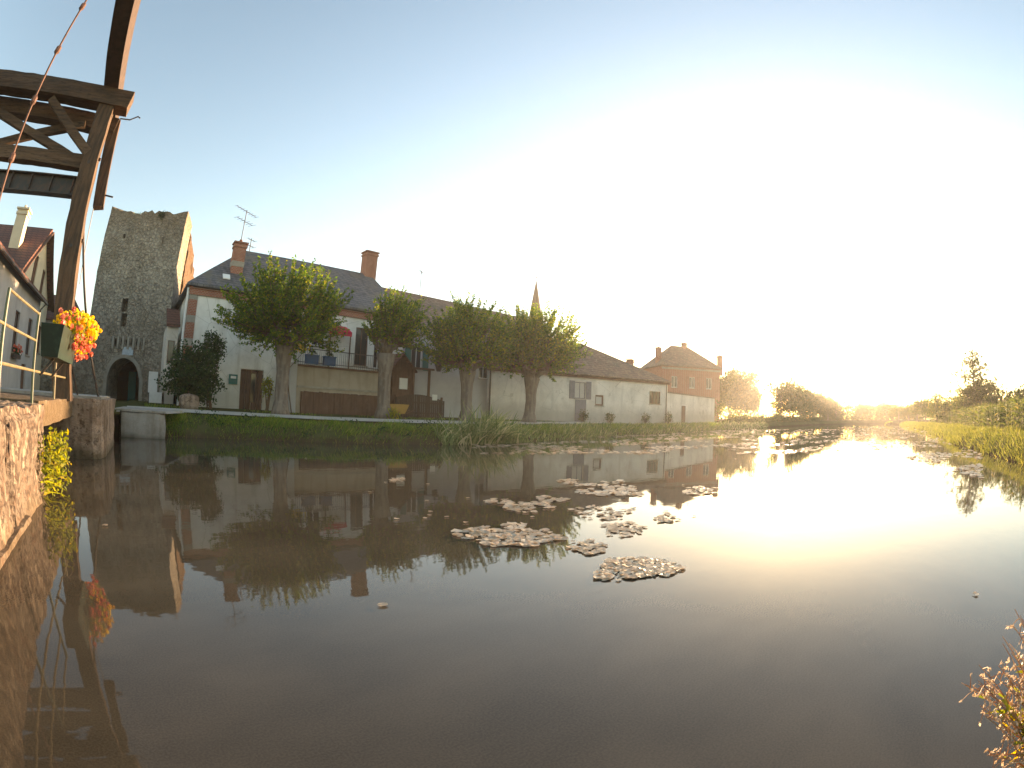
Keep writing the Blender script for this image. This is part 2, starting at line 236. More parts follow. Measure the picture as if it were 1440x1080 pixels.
def thing(name, label, cat, loc, group=None):
    o = bpy.data.objects.new(name, None); COL.objects.link(o); o.location = V(loc); o.empty_display_size = 0.3
    return tag(o, label, cat, group)
def tag(o, label, cat, group=None, kind=None):
    if label: o['label'] = label
    if cat: o['category'] = cat
    if group: o['group'] = group
    if kind: o['kind'] = kind
    return o
def struct(o): o['kind'] = 'structure'; return o
def origin(o, loc):
    loc = V(loc); o.data.transform(Matrix.Translation(-loc)); o.location = loc; return o
def rnd(a, b): return random.uniform(a, b)
def nz(x, y=0.0, z=0.0): return NZ.noise(V((x, y, z)))
def fol(mb, c, rad, n, size, hollow=0.45, low=-1.0):
    """leaf clumps spread through a lumpy ellipsoid"""
    c = V(c); k = 0; ph = rnd(0, 99)
    while k < n:
        d = V((random.gauss(0, 1), random.gauss(0, 1), random.gauss(0, 1))).normalized()
        if d.z < low: continue
        lump = 0.8 + 0.45 * nz(d.x * 2 + ph, d.y * 2, d.z * 2) + 0.25 * nz(d.x * 5 + ph, d.y * 5, d.z * 5)
        r = (hollow + (1 - hollow) * random.random() ** 0.6) * lump
        p = c + V((d.x * rad[0], d.y * rad[1], d.z * rad[2])) * r
        mb.leaf(p, size * rnd(0.6, 1.3)); k += 1
def cut(ob, cutters, root):
    cs = []
    for mb in cutters:
        me = bpy.data.meshes.new('cutter'); me.from_pydata([tuple(V(p) - root.location) for p in mb.v], [], mb.f)
        bm = bmesh.new(); bm.from_mesh(me); bmesh.ops.recalc_face_normals(bm, faces=bm.faces); bm.to_mesh(me); bm.free()
        c = bpy.data.objects.new('cutter', me); COL.objects.link(c); cs.append(c)
        md = ob.modifiers.new('cut', 'BOOLEAN'); md.operation = 'DIFFERENCE'; md.object = c; md.solver = 'EXACT'
    par = ob.parent; ob.parent = None
    bpy.context.view_layer.update(); dg = bpy.context.evaluated_depsgraph_get()
    me = bpy.data.meshes.new_from_object(ob.evaluated_get(dg)); ob.modifiers.clear(); ob.data = me; ob.parent = par
    for c in cs: bpy.data.objects.remove(c)
random.seed(7)
# ------------------------------------------------------------------ light
SUN_AZ, SUN_EL = R(77.2), R(6)          # azimuth from +Y (across the canal) towards +X (down the canal)
world = bpy.data.worlds.new('World'); sc.world = world; world.use_nodes = True
_n = world.node_tree; _bg = _n.nodes['Background']; _sk = _n.nodes.new('ShaderNodeTexSky')
_sk.sky_type = 'NISHITA'; _sk.sun_disc = False; _sk.sun_elevation = SUN_EL; _sk.sun_rotation = SUN_AZ
_sk.air_density = 1.0; _sk.dust_density = 0.5; _sk.ozone_density = 0.6; _sk.altitude = 0
_n.links.new(_sk.outputs[0], _bg.inputs[0]); _bg.inputs[1].default_value = 0.1
_sd = bpy.data.lights.new('sun', 'SUN'); _sd.energy = 5.0; _sd.angle = R(0.5); _sd.color = (1, 0.66, 0.37)
sun = bpy.data.objects.new('sun', _sd); COL.objects.link(sun)
sun.rotation_euler = V((sin(SUN_AZ) * cos(SUN_EL), cos(SUN_AZ) * cos(SUN_EL), sin(SUN_EL))).to_track_quat('Z', 'Y').to_euler()
vs = sc.view_settings; vs.view_transform = 'Standard'; vs.look = 'None'; vs.gamma = 1; vs.exposure = 2.45
sc.cycles.use_denoising = True; sc.cycles.max_bounces = 8; sc.cycles.volume_bounces = 1; sc.cycles.transparent_max_bounces = 8

# ------------------------------------------------------------------ ground, water, path, road
LEFT = [(-0.6, 19.6), (3, 20.2), (6, 19.9), (10, 18.8), (14, 18.2), (20, 18.9), (27, 20.4), (35, 21.8), (45, 22.2), (60, 22.8), (80, 23.2), (100, 23.8), (140, 23), (175, 17)]
CAP = [(190, 8), (186, -2)]
RIGHT = [(150, -4.5), (110, -5.6), (72, -6.5), (50, -5.8), (34, -5.2), (24, -5.8), (17, -6.2), (12, -5.6), (8, -4.2), (4, -2.3), (2, -1.35), (0.6, -0.45), (-0.6, 0.05), (-1.85, 0.2)]
def dens(poly, step):
    out = []
    for (a, b) in zip(poly[:-1], poly[1:]):
        k = max(1, int(math.dist(a, b) / step))
        for i in range(k): out.append((a[0] + (b[0] - a[0]) * i / k, a[1] + (b[1] - a[1]) * i / k))
    return out + [poly[-1]]
def edge_y(poly, x):
    for (a, b) in zip(poly[:-1], poly[1:]):
        if min(a[0], b[0]) <= x <= max(a[0], b[0]) and a[0] != b[0]: return a[1] + (b[1] - a[1]) * (x - a[0]) / (b[0] - a[0])
    return poly[-1][1]
ROWS = [(-0.5, -0.5), (0.0, -0.04), (0.25, 0.22), (0.6, 0.5), (1.2, 0.72), (2.2, 0.86), (4.0, 0.9), (7, 1.02), (12, 1.08), (40, 1.1), (200, 1.0), (3500, 0.9)]
gm = MB(); loop = [(p, (0, 1)) for p in dens(LEFT, 2.5)] + [(CAP[0], (0.9, 0.45)), (CAP[1], (0.9, -0.45))] + [(p, (0, -1)) for p in dens(RIGHT, 2.0)]
gv = []
for (x, y), (nx, ny) in loop:
    for d, z in ROWS:
        w = 0.12 * nz(x * 0.8, d, 3) if 0 <= d < 3 else 0.0
        zz = z - (0.25 if ny < 0 and d > 1 and x < 6 else 0)
        gv.append((x + nx * (d + w), y + ny * (d + w), zz + (0.05 * nz(x * 1.3, d * 2) if d < 12 else 0)))
K = len(ROWS); gf = [(i * K + k, i * K + k + 1, (i + 1) * K + k + 1, (i + 1) * K + k) for i in range(len(loop) - 1) for k in range(K - 1)]
gm.add(gv, gf)
gm.box(-3500, -0.62, 16.6, 3500, -1.5, 0.97); gm.box(-3500, -0.62, 16.6, 21, -1.6, 0.9)
gm.box(-3500, -1.86, -3500, 8.2, -1.5, 0.93)
struct(gm.build('ground', MT['soil']))
wt = MB(); wt.add([(-400, -400, 0), (1200, -400, 0), (1200, 400, 0), (-400, 400, 0)], [(0, 1, 2, 3)])
struct(wt.build('water', MT['water']))
pm = MB(); xs = [x for x, _ in dens([(-0.5, 0), (62, 0)], 1.5)]
pv = []
for x in xs:
    y = edge_y(LEFT, x)
    for d, z in ((2.0, 0.865), (4.7, 0.945)): pv.append((x, y + d + 0.12 * nz(x * 0.6, d), z + 0.06 + 0.02 * nz(x)))
pm.add(pv, [(2 * i, 2 * i + 1, 2 * i + 3, 2 * i + 2) for i in range(len(xs) - 1)])
struct(pm.build('path', MT['gravel']))
rm = MB(); rm.box(-6.4, -2.0, 12.6, 44, 0.6, 1.06); struct(rm.build('road', MT['asphalt']))

# ------------------------------------------------------------------ drawbridge, abutment, pier, railing
def rough_box(x0, x1, y0, y1, z0, z1, step=0.25, j=0.02, rnd_top=0.05):
    """box with worn, slightly bulging faces"""
    bm = bmesh.new(); bmesh.ops.create_cube(bm, size=1)
    nx, ny, nz_ = (max(1, int((b - a) / step)) for a, b in ((x0, x1), (y0, y1), (z0, z1)))
    bm.free(); mb = MB()
    def face(o, u, v, nu, nv):
        o, u, v = V(o), V(u), V(v); vs = []
        for i in range(nu + 1):
            for k in range(nv + 1): vs.append(o + u * (i / nu) + v * (k / nv))
        mb.add(vs, [(i * (nv + 1) + k, (i + 1) * (nv + 1) + k, (i + 1) * (nv + 1) + k + 1, i * (nv + 1) + k + 1) for i in range(nu) for k in range(nv)])
    dx, dy, dz = (x1 - x0, 0, 0), (0, y1 - y0, 0), (0, 0, z1 - z0)
    face((x0, y0, z0), dx, dz, nx, nz_); face((x0, y1, z0), dx, dz, nx, nz_); face((x0, y0, z0), dy, dz, ny, nz_); face((x1, y0, z0), dy, dz, ny, nz_)
    face((x0, y0, z1), dx, dy, nx, ny); face((x0, y0, z0), dx, dy, nx, ny)
    c = V(((x0 + x1) / 2, (y0 + y1) / 2, (z0 + z1) / 2)); out = []
    for p in mb.v:
        p = V(p); q = V((p.x * 1.7, p.y * 1.7, p.z * 1.7)); w = V((NZ.noise(q), NZ.noise(q + V((9, 0, 0))), NZ.noise(q + V((0, 9, 0))))) * j * 2
        q = q * 4; w += V((NZ.noise(q), NZ.noise(q + V((9, 0, 0))), NZ.noise(q + V((0, 9, 0))))) * j
        e = sum(abs(abs(p[i] - c[i]) - s) < 1e-4 for i, s in ((0, (x1 - x0) / 2), (1, (y1 - y0) / 2), (2, (z1 - z0) / 2)))
        if e >= 2: w += (c - p).normalized() * rnd_top * (e - 1)
        out.append(tuple(p + w))
    mb.v = out; return mb
def weld(ob, d=0.002):
    bm = bmesh.new(); bm.from_mesh(ob.data); bmesh.ops.remove_doubles(bm, verts=bm.verts, dist=d); bmesh.ops.recalc_face_normals(bm, faces=bm.faces); bm.to_mesh(ob.data); bm.free(); return ob
AB = thing('bridge_abutment', 'sunlit cracked concrete abutment wall rising from the water under the bridge railing', 'wall', (-1.8, 5, 0))
weld(rough_box(-6.8, -1.74, -4, 8.24, -0.6, 1.33, 0.08, 0.03, 0.03).build('wall', MT['concrete'], AB))
weld(rough_box(-1.85, -1.67, 5.6, 7.3, -0.6, 1.24, 0.06, 0.028, 0.06).build('buttress', MT['concrete'], AB))
weld(rough_box(-1.85, -1.67, 2.2, 5.5, -0.6, 1.24, 0.06, 0.028, 0.06).build('buttress', MT['concrete'], AB))
weld(rough_box(-1.9, -1.6, -4, 6.3, -0.6, 0.07, 0.14, 0.012, 0.03).build('footing', MT['concrete'], AB))
PI_ = thing('bridge_pier', 'rounded brown stone pier standing in the water under the flower box', 'pier', (-1.2, 13.5, 0))
pp = [(-6.8, 12.3), (-1.72, 12.3), (-1.2, 12.34), (-0.98, 12.5), (-0.88, 12.9), (-0.84, 14.2), (-0.8, 16.9), (-6.8, 16.9)]
pmb = MB(); prow = []
pts = dens(pp + [pp[0]], 0.25)[:-1]; zz = [-0.6 + 1.98 * i / 10 for i in range(11)]
for z in zz:
    for x, y in pts: prow.append((x + 0.05 * nz(x * 2, y * 2, z * 3) + 0.025 * nz(x * 7, y * 7, z * 7), y + 0.05 * nz(x * 2 + 5, y * 2, z * 3) + 0.025 * nz(x * 6, y * 6 + 4, z * 7), z + (0.03 * nz(x * 2, y * 2) if z > 1.3 else 0)))
n_ = len(pts); pmb.add(prow, [(i * n_ + k, i * n_ + (k + 1) % n_, (i + 1) * n_ + (k + 1) % n_, (i + 1) * n_ + k) for i in range(10) for k in range(n_)] + [tuple(range(10 * n_, 11 * n_))])
pmb.build('pier_wall', MT['pierstone'], PI_); MB().box(-6.7, -1.0, 12.6, 16.8, 1.375, 1.44).build('pier_cap', MT['quay'], PI_)
QW = thing('quay_wall', 'pale grey stone quay between the pier and the grass bank', 'wall', (0.4, 19.2, 0))
rough_box(-0.9, 1.25, 18.9, 19.5, -0.6, 0.93, 0.25, 0.02, 0.04).build('wall', MT['quay'], QW)
q = MB(); q.hexa([(-0.75, 16.8, -0.6), (-0.62, 16.8, -0.6), (-0.62, 19.0, -0.6), (-0.75, 19.0, -0.6), (-0.75, 16.8, 1.0), (-0.62, 16.8, 1.0), (-0.62, 19.0, 0.95), (-0.75, 19.0, 0.95)]); q.build('side_wall', MT['quay'], QW)
q = MB(); q.hexa([(-0.9, 18.88, 0.93), (1.3, 18.88, 0.93), (2.3, 21.8, 0.9), (-0.6, 21.8, 0.9), (-0.9, 18.88, 1.02), (1.2, 18.88, 1.0), (2.2, 21.8, 1.0), (-0.6, 21.8, 1.02)]); q.build('coping', MT['quay'], QW)

DB = thing('drawbridge', 'timber lifting bridge with a braced portal and overhead balance beams', 'bridge', (-4.4, 11.5, 1.38))
weld(rough_box(-6.9, -1.77, 7.9, 12.32, 0.96, 1.37, 0.14, 0.012, 0.02).build('deck', MT['concrete'], DB))
XM = -5.3
def mir(x): return 2 * XM - x
for f in (lambda x: x, mir):
    MB().beam((f(-1.92), 11.45, 1.3), (f(-2.52), 11.45, 8.3), 0.46, 0.46, (0, 1, 0), 22, 0.012).build('leg', MT['timber'], DB)
    MB().beam((f(-2.2), 12.1, 8.2), (f(-1.84), 12.0, 5.8), 0.3, 0.3, (0, 1, 0), 6, 0.005).build('end_post', MT['timber'], DB)
    bb = MB().beam((f(-2.62), 13.4, 8.95), (f(-2.62), 4.5, 9.0), 0.46, 0.5, (0, 0, 1), 10, 0.006).build('balance_beam', MT['timber_dark'], DB)
    MB().box(f(-2.62) - 0.25, f(-2.62) + 0.25, 4.6, 4.75, 8.72, 9.28).build('iron_band', MT['iron'], DB, bb)
    ch = MB(); p0, p1 = V((f(-2.3), 4.75, 8.8)), V((f(-1.95), 4.95, 1.38)); ch.tube([p0.lerp(p1, i / 20) for i in range(21)], 0.016, 6)
    for i in range(1, 22):
        if i % 2: p = p0.lerp(p1, i / 22); ch.tube([p + V((0, 0, 0.06)), p + V((0, 0, 0.03)), p - V((0, 0, 0.03)), p - V((0, 0, 0.06))], [0.018, 0.042, 0.042, 0.018], 8)
    ch.build('lifting_chain', MT['rust'], DB)
MB().beam((-1.86, 11.4, 8.38), (mir(-1.86), 11.4, 8.84), 0.48, 0.48, (0, 0, 1), 24, 0.009).build('lintel', MT['timber_h'], DB)
MB().beam((-2.1, 12.1, 8.02), (mir(-2.1), 12.05, 8.5), 0.4, 0.42, (0, 0, 1), 24, 0.009).build('rear_lintel', MT['timber_h'], DB)
MB().beam((-2.45, 11.5, 6.66), (mir(-2.45), 11.5, 6.85), 0.3, 0.34, (0, 0, 1), 20, 0.009).build('tie_beam', MT['timber_h'], DB)
g_ = MB().box(mir(-2.4), -2.4, 11.72, 11.78, 5.92, 6.36).box(mir(-2.4), -2.4, 11.6, 11.9, 5.9, 5.93).box(mir(-2.4), -2.4, 11.6, 11.9, 6.35, 6.38)
for i in range(7): g_.box(-2.75 - i * 0.65, -2.72 - i * 0.65, 11.62, 11.72, 5.94, 6.34)
g_.build('iron_girder', MT['iron'], DB)
for a, b, y in (((-2.6, 6.66), (-6.7, 8.1), 11.52), ((-3.0, 7.8), (-6.7, 6.78), 11.7)):
    MB().beam((a[0], y, a[1]), (b[0], y, b[1]), 0.18, 0.2, (0, 0, 1), 10, 0.008).build('cross_brace', MT['timber_h'], DB)
for f in (lambda x: x, mir): MB().beam((f(-2.5), 11.3, 6.85), (f(-4.3), 11.3, 8.2), 0.18, 0.21, (0, 0, 1), 8, 0.008).build('strut', MT['timber_h'], DB)
MB().tube([(-2.0, 11.5, 8.0), (-1.7, 11.45, 7.98), (-1.5, 11.4, 8.08), (-1.42, 11.38, 8.03)], 0.018, 6).build('hook', MT['iron'], DB); MB().tube([(-1.84, 12.0, 6.15), (-1.5, 11.95, 6.1)], 0.022, 6).build('hook', MT['iron'], DB)
MB().tube([onY(118, 310, 11.8), onY(120, 430, 12.3), onY(127, 495, 12.8), onY(140, 566, 13.4)], 0.035, 7).build('stay_rod', MT['iron'], DB)
MB().tube([onY(135, 278, 12.0), onY(122, 340, 12.2), onY(112, 400, 12.4)], 0.012, 5).build('cable', MT['iron'], DB)

for z in (2.9, 4.6, 6.6, 8.2):
    x = -1.92 - 0.6 * (z - 1.3) / 7.0
    MB().tube([(x, 11.2, z), (x, 11.235, z)], 0.045, 8).build('bolt', MT['iron'], DB)
    MB().tube([(x + 0.21, 11.45, z + 0.2), (x + 0.27, 11.45, z + 0.2)], 0.045, 8).build('bolt', MT['iron'], DB)
RL = thing('railing', 'green and cream metal railing along the edge of the bridge deck', 'railing', (-1.85, 7, 1.38))
for y, z in ((5.62, 2.58), (7.62, 2.62)): MB().tube([(-1.85, y, 1.3), (-1.85, y, z)], 0.026, 8).build('post', MT['rail'], RL)
for y, z in ((9.8, 2.14), (12.1, 2.14)): MB().tube([(-1.85, y, 1.3), (-1.85, y, z)], 0.022, 8).build('post', MT['railc'], RL)
MB().tube([(-1.85, 5.6, 2.57), (-1.85, 7.62, 2.6)], 0.018, 8).build('rail', MT['railc'], RL)
MB().tube([(-1.85, 3.4, 2.18), (-1.85, 7.62, 2.22)], 0.018, 8).build('rail', MT['railc'], RL)
MB().tube([(-1.85, 3.4, 1.79), (-1.85, 12.1, 1.8)], 0.02, 8).build('rail', MT['railc'], RL)
MB().tube([(-1.85, 9.8, 2.13), (-1.85, 12.1, 2.14), (-1.72, 13.0, 1.4)], 0.026, 8).build('stay', MT['iron'], RL)

FB = thing('flower_box', 'dark green flower box overflowing with yellow and coral blooms on the bridge', 'flower box', (-1.6, 8.6, 2.0))
b_ = MB(); b_.hexa([(-1.78, 7.85, 2.02), (-1.46, 7.85, 2.02), (-1.46, 9.7, 2.02), (-1.78, 9.7, 2.02), (-1.82, 7.75, 2.5), (-1.38, 7.75, 2.5), (-1.38, 9.8, 2.5), (-1.82, 9.8, 2.5)]); b_.build('box', MT['boxgreen'], FB)
for y in (8.2, 9.3): MB().beam((-1.6, y, 2.02), (-1.85, y, 1.75), 0.04, 0.04).build('bracket', MT['iron'], FB)
fg = MB(); FC = V((-1.42, 9.55, 2.56))
def bloom_at(q=1.0):
    while True:
        d = V((random.gauss(0, 1), random.gauss(0, 1), random.gauss(0, 1))).normalized()
        
        p = FC + V((d.x * 0.5, d.y * 1.25, d.z * (0.42 if d.z > 0 else 0.42))) * q
        if p.z < 2.5 and p.x < -1.34 and p.y < 9.85: continue
        return p
for i in range(900):
    fg.leaf(bloom_at(rnd(0.3, 0.95)), rnd(0.07, 0.12))
def head(mb, c, r):
    for k in range(10):
        d = V((random.gauss(0, 1), random.gauss(0, 1), random.gauss(0, 1))).normalized(); mb.leaf(c + d * r * 0.5, r * 1.25, d, 0.9)
rest = MB(); rest2 = MB(); nb = 0; ctr = []
for i in range(300):
    c = bloom_at(rnd(0.5, 1.06) + 0.16 * nz(i * 1.7)); m = MB(); head(m, c, rnd(0.045, 0.075)); yel = (c.z > 2.5 and c.y > 8.7) if random.random() < 0.85 else random.random() < 0.5
    if nb < 98: m.build('bloom', MT['fl_yel' if yel else 'fl_red'], FB); nb += 1
    else: (rest if yel else rest2).add(m.v, m.f)
o = rest.build('yellow_blooms', MT['fl_yel'], FB); o['kind'] = 'stuff'; o = rest2.build('coral_blooms', MT['fl_red'], FB); o['kind'] = 'stuff'
fg.build('foliage', MT['leaf_yel'], FB)

WP = MB()
for i in range(420):
    c = V((-1.66 + rnd(0, 0.42), rnd(7.3, 8.5), rnd(0.1, 0.95))); WP.leaf(c, rnd(0.06, 0.13))
for i in range(30):
    WP.blade((-1.7, rnd(7.4, 8.4), rnd(0.0, 0.6)), (rnd(0.3, 1), rnd(-0.5, 0.5), rnd(0.3, 1)), rnd(0.3, 0.55), 0.03, 0.5)
wp = origin(WP.build('wall_plant', MT['leaf_yel']), (-1.7, 7.9, 0.1)); tag(wp, 'yellow-green weed growing from the abutment wall above the water', 'plant')

# ------------------------------------------------------------------ facade helper
class Fac:
    def __init__(s, o, d): s.o = V((o[0], o[1], 0)); s.d = V((d[0], d[1], 0)).normalized(); s.n = V((s.d.y, -s.d.x, 0))   # n looks at the canal
    def p(s, a, z, out=0.0): return s.o + s.d * a + s.n * out + V((0, 0, z))
    def box(s, mb, a0, a1, z0, z1, o0, o1): return mb.hexa([s.p(a0, z0, o1), s.p(a1, z0, o1), s.p(a1, z0, o0), s.p(a0, z0, o0), s.p(a0, z1, o1), s.p(a1, z1, o1), s.p(a1, z1, o0), s.p(a0, z1, o0)])
    def px(s, x, y): p = onP(x, y, s.o, s.n); return (p - s.o).dot(s.d), p.z
def roof_solid(F, a0, a1, dep, ze, zr, hl, hr, over=0.3, th=0.14, rd=None):
    """hipped / straight roof; hl, hr: how far the ridge stops short of the ends; rd: ridge depth"""
    rd = dep / 2 if rd is None else rd; mb = MB()
    c = [F.p(a0 - over, ze - th, over), F.p(a1 + over, ze - th, over), F.p(a1 + over, ze - th, -dep - over), F.p(a0 - over, ze - th, -dep - over)]
    e = [p + V((0, 0, th)) for p in c]; r0 = F.p(a0 + hl - (over if hl == 0 else 0), zr, -rd); r1 = F.p(a1 - hr + (over if hr == 0 else 0), zr, -rd)
    mb.add(c + e + [r0, r1], [(3, 2, 1, 0), (0, 1, 5, 4), (1, 2, 6, 5), (2, 3, 7, 6), (3, 0, 4, 7), (4, 5, 9, 8), (6, 7, 8, 9), (7, 4, 8), (5, 6, 9)])
    return mb
def window(F, root, wall, a0, a1, z0, z1, frame='white', glass='glass', deep=0.16, bars=1, sill=True, fw=0.07, name='window'):
    """opening is cut by the caller; frame, pane and sill sit in it"""
    f = MB(); F.box(f, a0, a0 + fw, z0, z1, -deep, -deep + 0.07); F.box(f, a1 - fw, a1, z0, z1, -deep, -deep + 0.07)
    F.box(f, a0 + fw, a1 - fw, z1 - fw, z1, -deep, -deep + 0.07); F.box(f, a0 + fw, a1 - fw, z0, z0 + fw, -deep, -deep + 0.07)
    for i in range(bars):
        m = a0 + (a1 - a0) * (i + 1) / (bars + 1); F.box(f, m - fw * 0.4, m + fw * 0.4, z0 + fw, z1 - fw, -deep + 0.002, -deep + 0.06)
    w = f.build(name, MT[frame], root)
    g = MB(); F.box(g, a0 + fw * 0.6, a1 - fw * 0.6, z0 + fw * 0.6, z1 - fw * 0.6, -deep + 0.01, -deep + 0.03); g.build('pane', MT[glass], root, w)
    if sill: q = MB(); F.box(q, a0 - 0.08, a1 + 0.08, z0 - 0.08, z0 - 0.004, -deep, 0.07); q.build('sill', MT['dressed'], root, w)
    return w
def hole(F, a0, a1, z0, z1, deep=0.2): return F.box(MB(), a0, a1, z0, z1, -deep, 0.4)
def chimney(root, roof, c, sx, sy, z0, z1, m='brick', band=None, pots=1):
    x, y = c; k = MB().box(x - sx / 2, x + sx / 2, y - sy / 2, y + sy / 2, z0, z1).build('chimney', MT[m], root, roof)
    # the cap and pots are one sub-part mesh on the chimney's own level
    t = MB().box(x - sx / 2 - 0.06, x + sx / 2 + 0.06, y - sy / 2 - 0.06, y + sy / 2 + 0.06, z1 - 0.28, z1 - 0.12).box(x - sx / 2 - 0.1, x + sx / 2 + 0.1, y - sy / 2 - 0.1, y + sy / 2 + 0.1, z1 + 0.003, z1 + 0.1)
    for i in range(pots):
        px = x + (i - (pots - 1) / 2) * 0.4; t.tube([(px, y, z1 + 0.1), (px, y, z1 + 0.35)], [0.13, 0.1], 10)
    t.build('chimney_cap', MT[m], root, roof)
    if band: MB().box(x - sx / 2 - 0.025, x + sx / 2 + 0.025, y - sy / 2 - 0.025, y + sy / 2 + 0.025, band[0], band[1]).build('chimney_band', MT['dressed'], root, roof)
    return k
def pipe(root, pts, r=0.05, m='iron', name='drainpipe'): return MB().tube(pts, r, 8).build(name, MT[m], root)

# ------------------------------------------------------------------ gate tower
TA, TB = V((-0.966, 0.259, 0)), V((0.259, 0.966, 0)); TO = V((2.05, 36, 0)); TF = Fac((TO + TA * 6.86)[:2], -TA)
TW = thing('gate_tower', 'ruined rubble stone gate tower with an arched passage at the end of the bridge', 'tower', (-1.3, 37, 1.0))
def shell(t0, t1, s0, s1, z0, ztop, step, jit, base_out=0.0):
    per = dens([(t0, s0), (t1, s0), (t1, s1), (t0, s1), (t0, s0)], step)[:-1]; nzs = 26; vs = []; n = len(per)
    ct, cs = (t0 + t1) / 2, (s0 + s1) / 2
    for i in range(nzs + 1):
        for t, s in per:
            zt = ztop(t, s); z = z0 + (zt - z0) * i / nzs; p = TO + TA * t + TB * s
            j = jit * (nz(p.x * 1.1, p.y * 1.1, z * 1.1) + 0.6 * nz(p.x * 3, p.y * 3, z * 3)) + base_out * max(0, 1 - (z - z0) / 4)
            o = TA * (1 if t > ct else -1) * (abs(t - ct) / (t1 - t0) * 2) ** 8 + TB * (1 if s > cs else -1) * (abs(s - cs) / (s1 - s0) * 2) ** 8
            p = p + o * j + V((0, 0, z)); vs.append(p)
    fs = [(i * n + k, i * n + (k + 1) % n, (i + 1) * n + (k + 1) % n, (i + 1) * n + k) for i in range(nzs) for k in range(n)]
    mid = [TO + TA * ct + TB * cs + V((0, 0, z0)), TO + TA * ct + TB * cs + V((0, 0, ztop(ct, cs) - 0.1))]
    m = len(vs); vs += mid; fs += [(k, m, (k + 1) % n) for k in range(n)] + [(nzs * n + (k + 1) % n, m + 1, nzs * n + k) for k in range(n)]
    return MB().add(vs, fs)
def ztop(t, s): return 14.8 + 0.3 * max(0, (t - 5.9)) ** 1.5 - 0.22 * max(0, 1 - abs(t - 4.6)) + 0.22 * max(0, 0.8 - t) + 0.2 * nz(t * 2.3, s * 2, 1) + 0.2 * nz(t * 6, s * 6, 4)
body = shell(0, 6.86, 0, 3.1, 0.4, ztop, 0.3, 0.04).build('walls', MT['rubble'], TW)
arch_o = [(-1.42, 0.5), (-1.42, 2.55)] + [(-1.42 + 0.08 + 1.34 * (1 - cos(k / 8 * pi / 2)), 2.55 + 1.4 * sin(k / 8 * pi / 2)) for k in range(1, 9)]
arch_o = arch_o + [(-x, z) for x, z in arch_o[-2::-1]]
AT = 3.36
def tpl(poly, s0, s1, tc): return MB().prism([TO + TA * (tc - x) + TB * s0 + V((0, 0, z)) for x, z in poly], TB * (s1 - s0))
cuts = [tpl(arch_o, -0.6, 3.6, AT)]
F_ = TF
def tbox(pa, pb): (a0, z0), (a1, z1) = TF.px(*pa), TF.px(*pb); return hole(TF, min(a0, a1), max(a0, a1), min(z0, z1), max(z0, z1), 0.9)
cuts += [tbox((169, 459), (179, 441)), tbox((170, 438), (181, 420)), tbox((172.5, 335), (177, 329)), tbox((227, 344), (230.5, 333))]
nich = []
for x0, x1 in ((160, 166), (169.5, 172.5), (176.5, 179), (183.5, 188), (191, 197), (199.5, 203.5)):
    cuts.append(tbox((x0, 486), (x1, 475 + (x0 % 3))))
cut(body, cuts, TW)
ring = MB(); n2 = len(arch_o)
inn = [(x * 0.985, z) for x, z in arch_o]; outr = [(x * 1.2, 0.5 if z <= 0.51 else (z + 0.26 * max(0, (z - 2.4) / 1.6))) for x, z in arch_o]
vsr = []
for x, z in inn: vsr += [TO + TA * (AT - x) + TB * -0.1 + V((0, 0, z)), TO + TA * (AT - x) + TB * 0.35 + V((0, 0, z))]
for x, z in outr: vsr += [TO + TA * (AT - x) + TB * -0.1 + V((0, 0, z)), TO + TA * (AT - x) + TB * 0.35 + V((0, 0, z))]
fsr = []
for i in range(n2 - 1):
    a, b, c, d = 2 * i, 2 * i + 2, 2 * n2 + 2 * i, 2 * n2 + 2 * i + 2
    fsr += [(a, b, d, c), (a + 1, c + 1, d + 1, b + 1), (a, a + 1, b + 1, b), (c, d, d + 1, c + 1)]
ring.add(vsr, fsr).build('arch_surround', MT['dressed'], TW)
dd = MB(); TF.box(dd, 6.86 - AT - 0.55, 6.86 - AT + 0.15, 0.9, 3.2, -3.6, -3.5); dd.build('gate_leaf', MT['teal'], TW)
pl = MB(); (a0, z0), (a1, z1) = TF.px(172, 499), TF.px(188, 489); TF.box(pl, a0, a1, z0, z1, 0.02, 0.1)
plq = pl.build('plaque', MT['paleblue'], TW)
(a0, z0), (a1, z1) = TF.px(160, 475), TF.px(204, 471)
k_ = MB()
for i in range(7): x = a0 + (a1 - a0) * i / 6; TF.box(k_, x - 0.09, x + 0.09, z0 - 0.75, z0 + 0.12, -0.1, 0.16)
k_.build('corbels', MT['dressed'], TW)
tr = MB(); a0, z0 = TF.px(174, 439.5); TF.box(tr, a0 - 0.45, a0 + 0.45, z0 - 0.08, z0 + 0.08, -0.35, -0.2); tr.build('window_transom', MT['dressed'], TW)
def zr(t, s): return 14.2 - 2.6 * max(0, (s - 3.2) / 5.8) ** 1.6 + 0.5 * nz(t * 1.4, s * 1.4, 9) + 0.2 * nz(t * 4, s * 4, 9)
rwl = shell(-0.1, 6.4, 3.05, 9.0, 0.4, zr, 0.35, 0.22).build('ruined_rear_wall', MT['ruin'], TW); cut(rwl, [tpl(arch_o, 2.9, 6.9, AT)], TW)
iv = MB(); fol(iv, TO + TA * 2.1 + TB * 0.0 + V((0, 0, 14.5)), (0.45, 0.18, 0.5), 260, 0.14, 0.1); iv.build('ivy_tuft', MT['leaf_dark'], TW)
gt = MB()
for i in range(160):
    t = 0.6 + 5.7 * i / 160; p = TO + TA * t + TB * rnd(0.1, 0.5) + V((0, 0, 14.62 + 0.1 * nz(t))); gt.blade(p, (rnd(-0.7, 0.7), rnd(-0.5, 0.5), 1), rnd(0.15, 0.35), 0.05)
o = gt.build('wall_top_grass', MT['grass'], TW); o['kind'] = 'stuff'
RW = thing('rampart_wall', 'low dark rubble wall joined to the foot of the gate tower', 'wall', (-8, 38.5, 1))
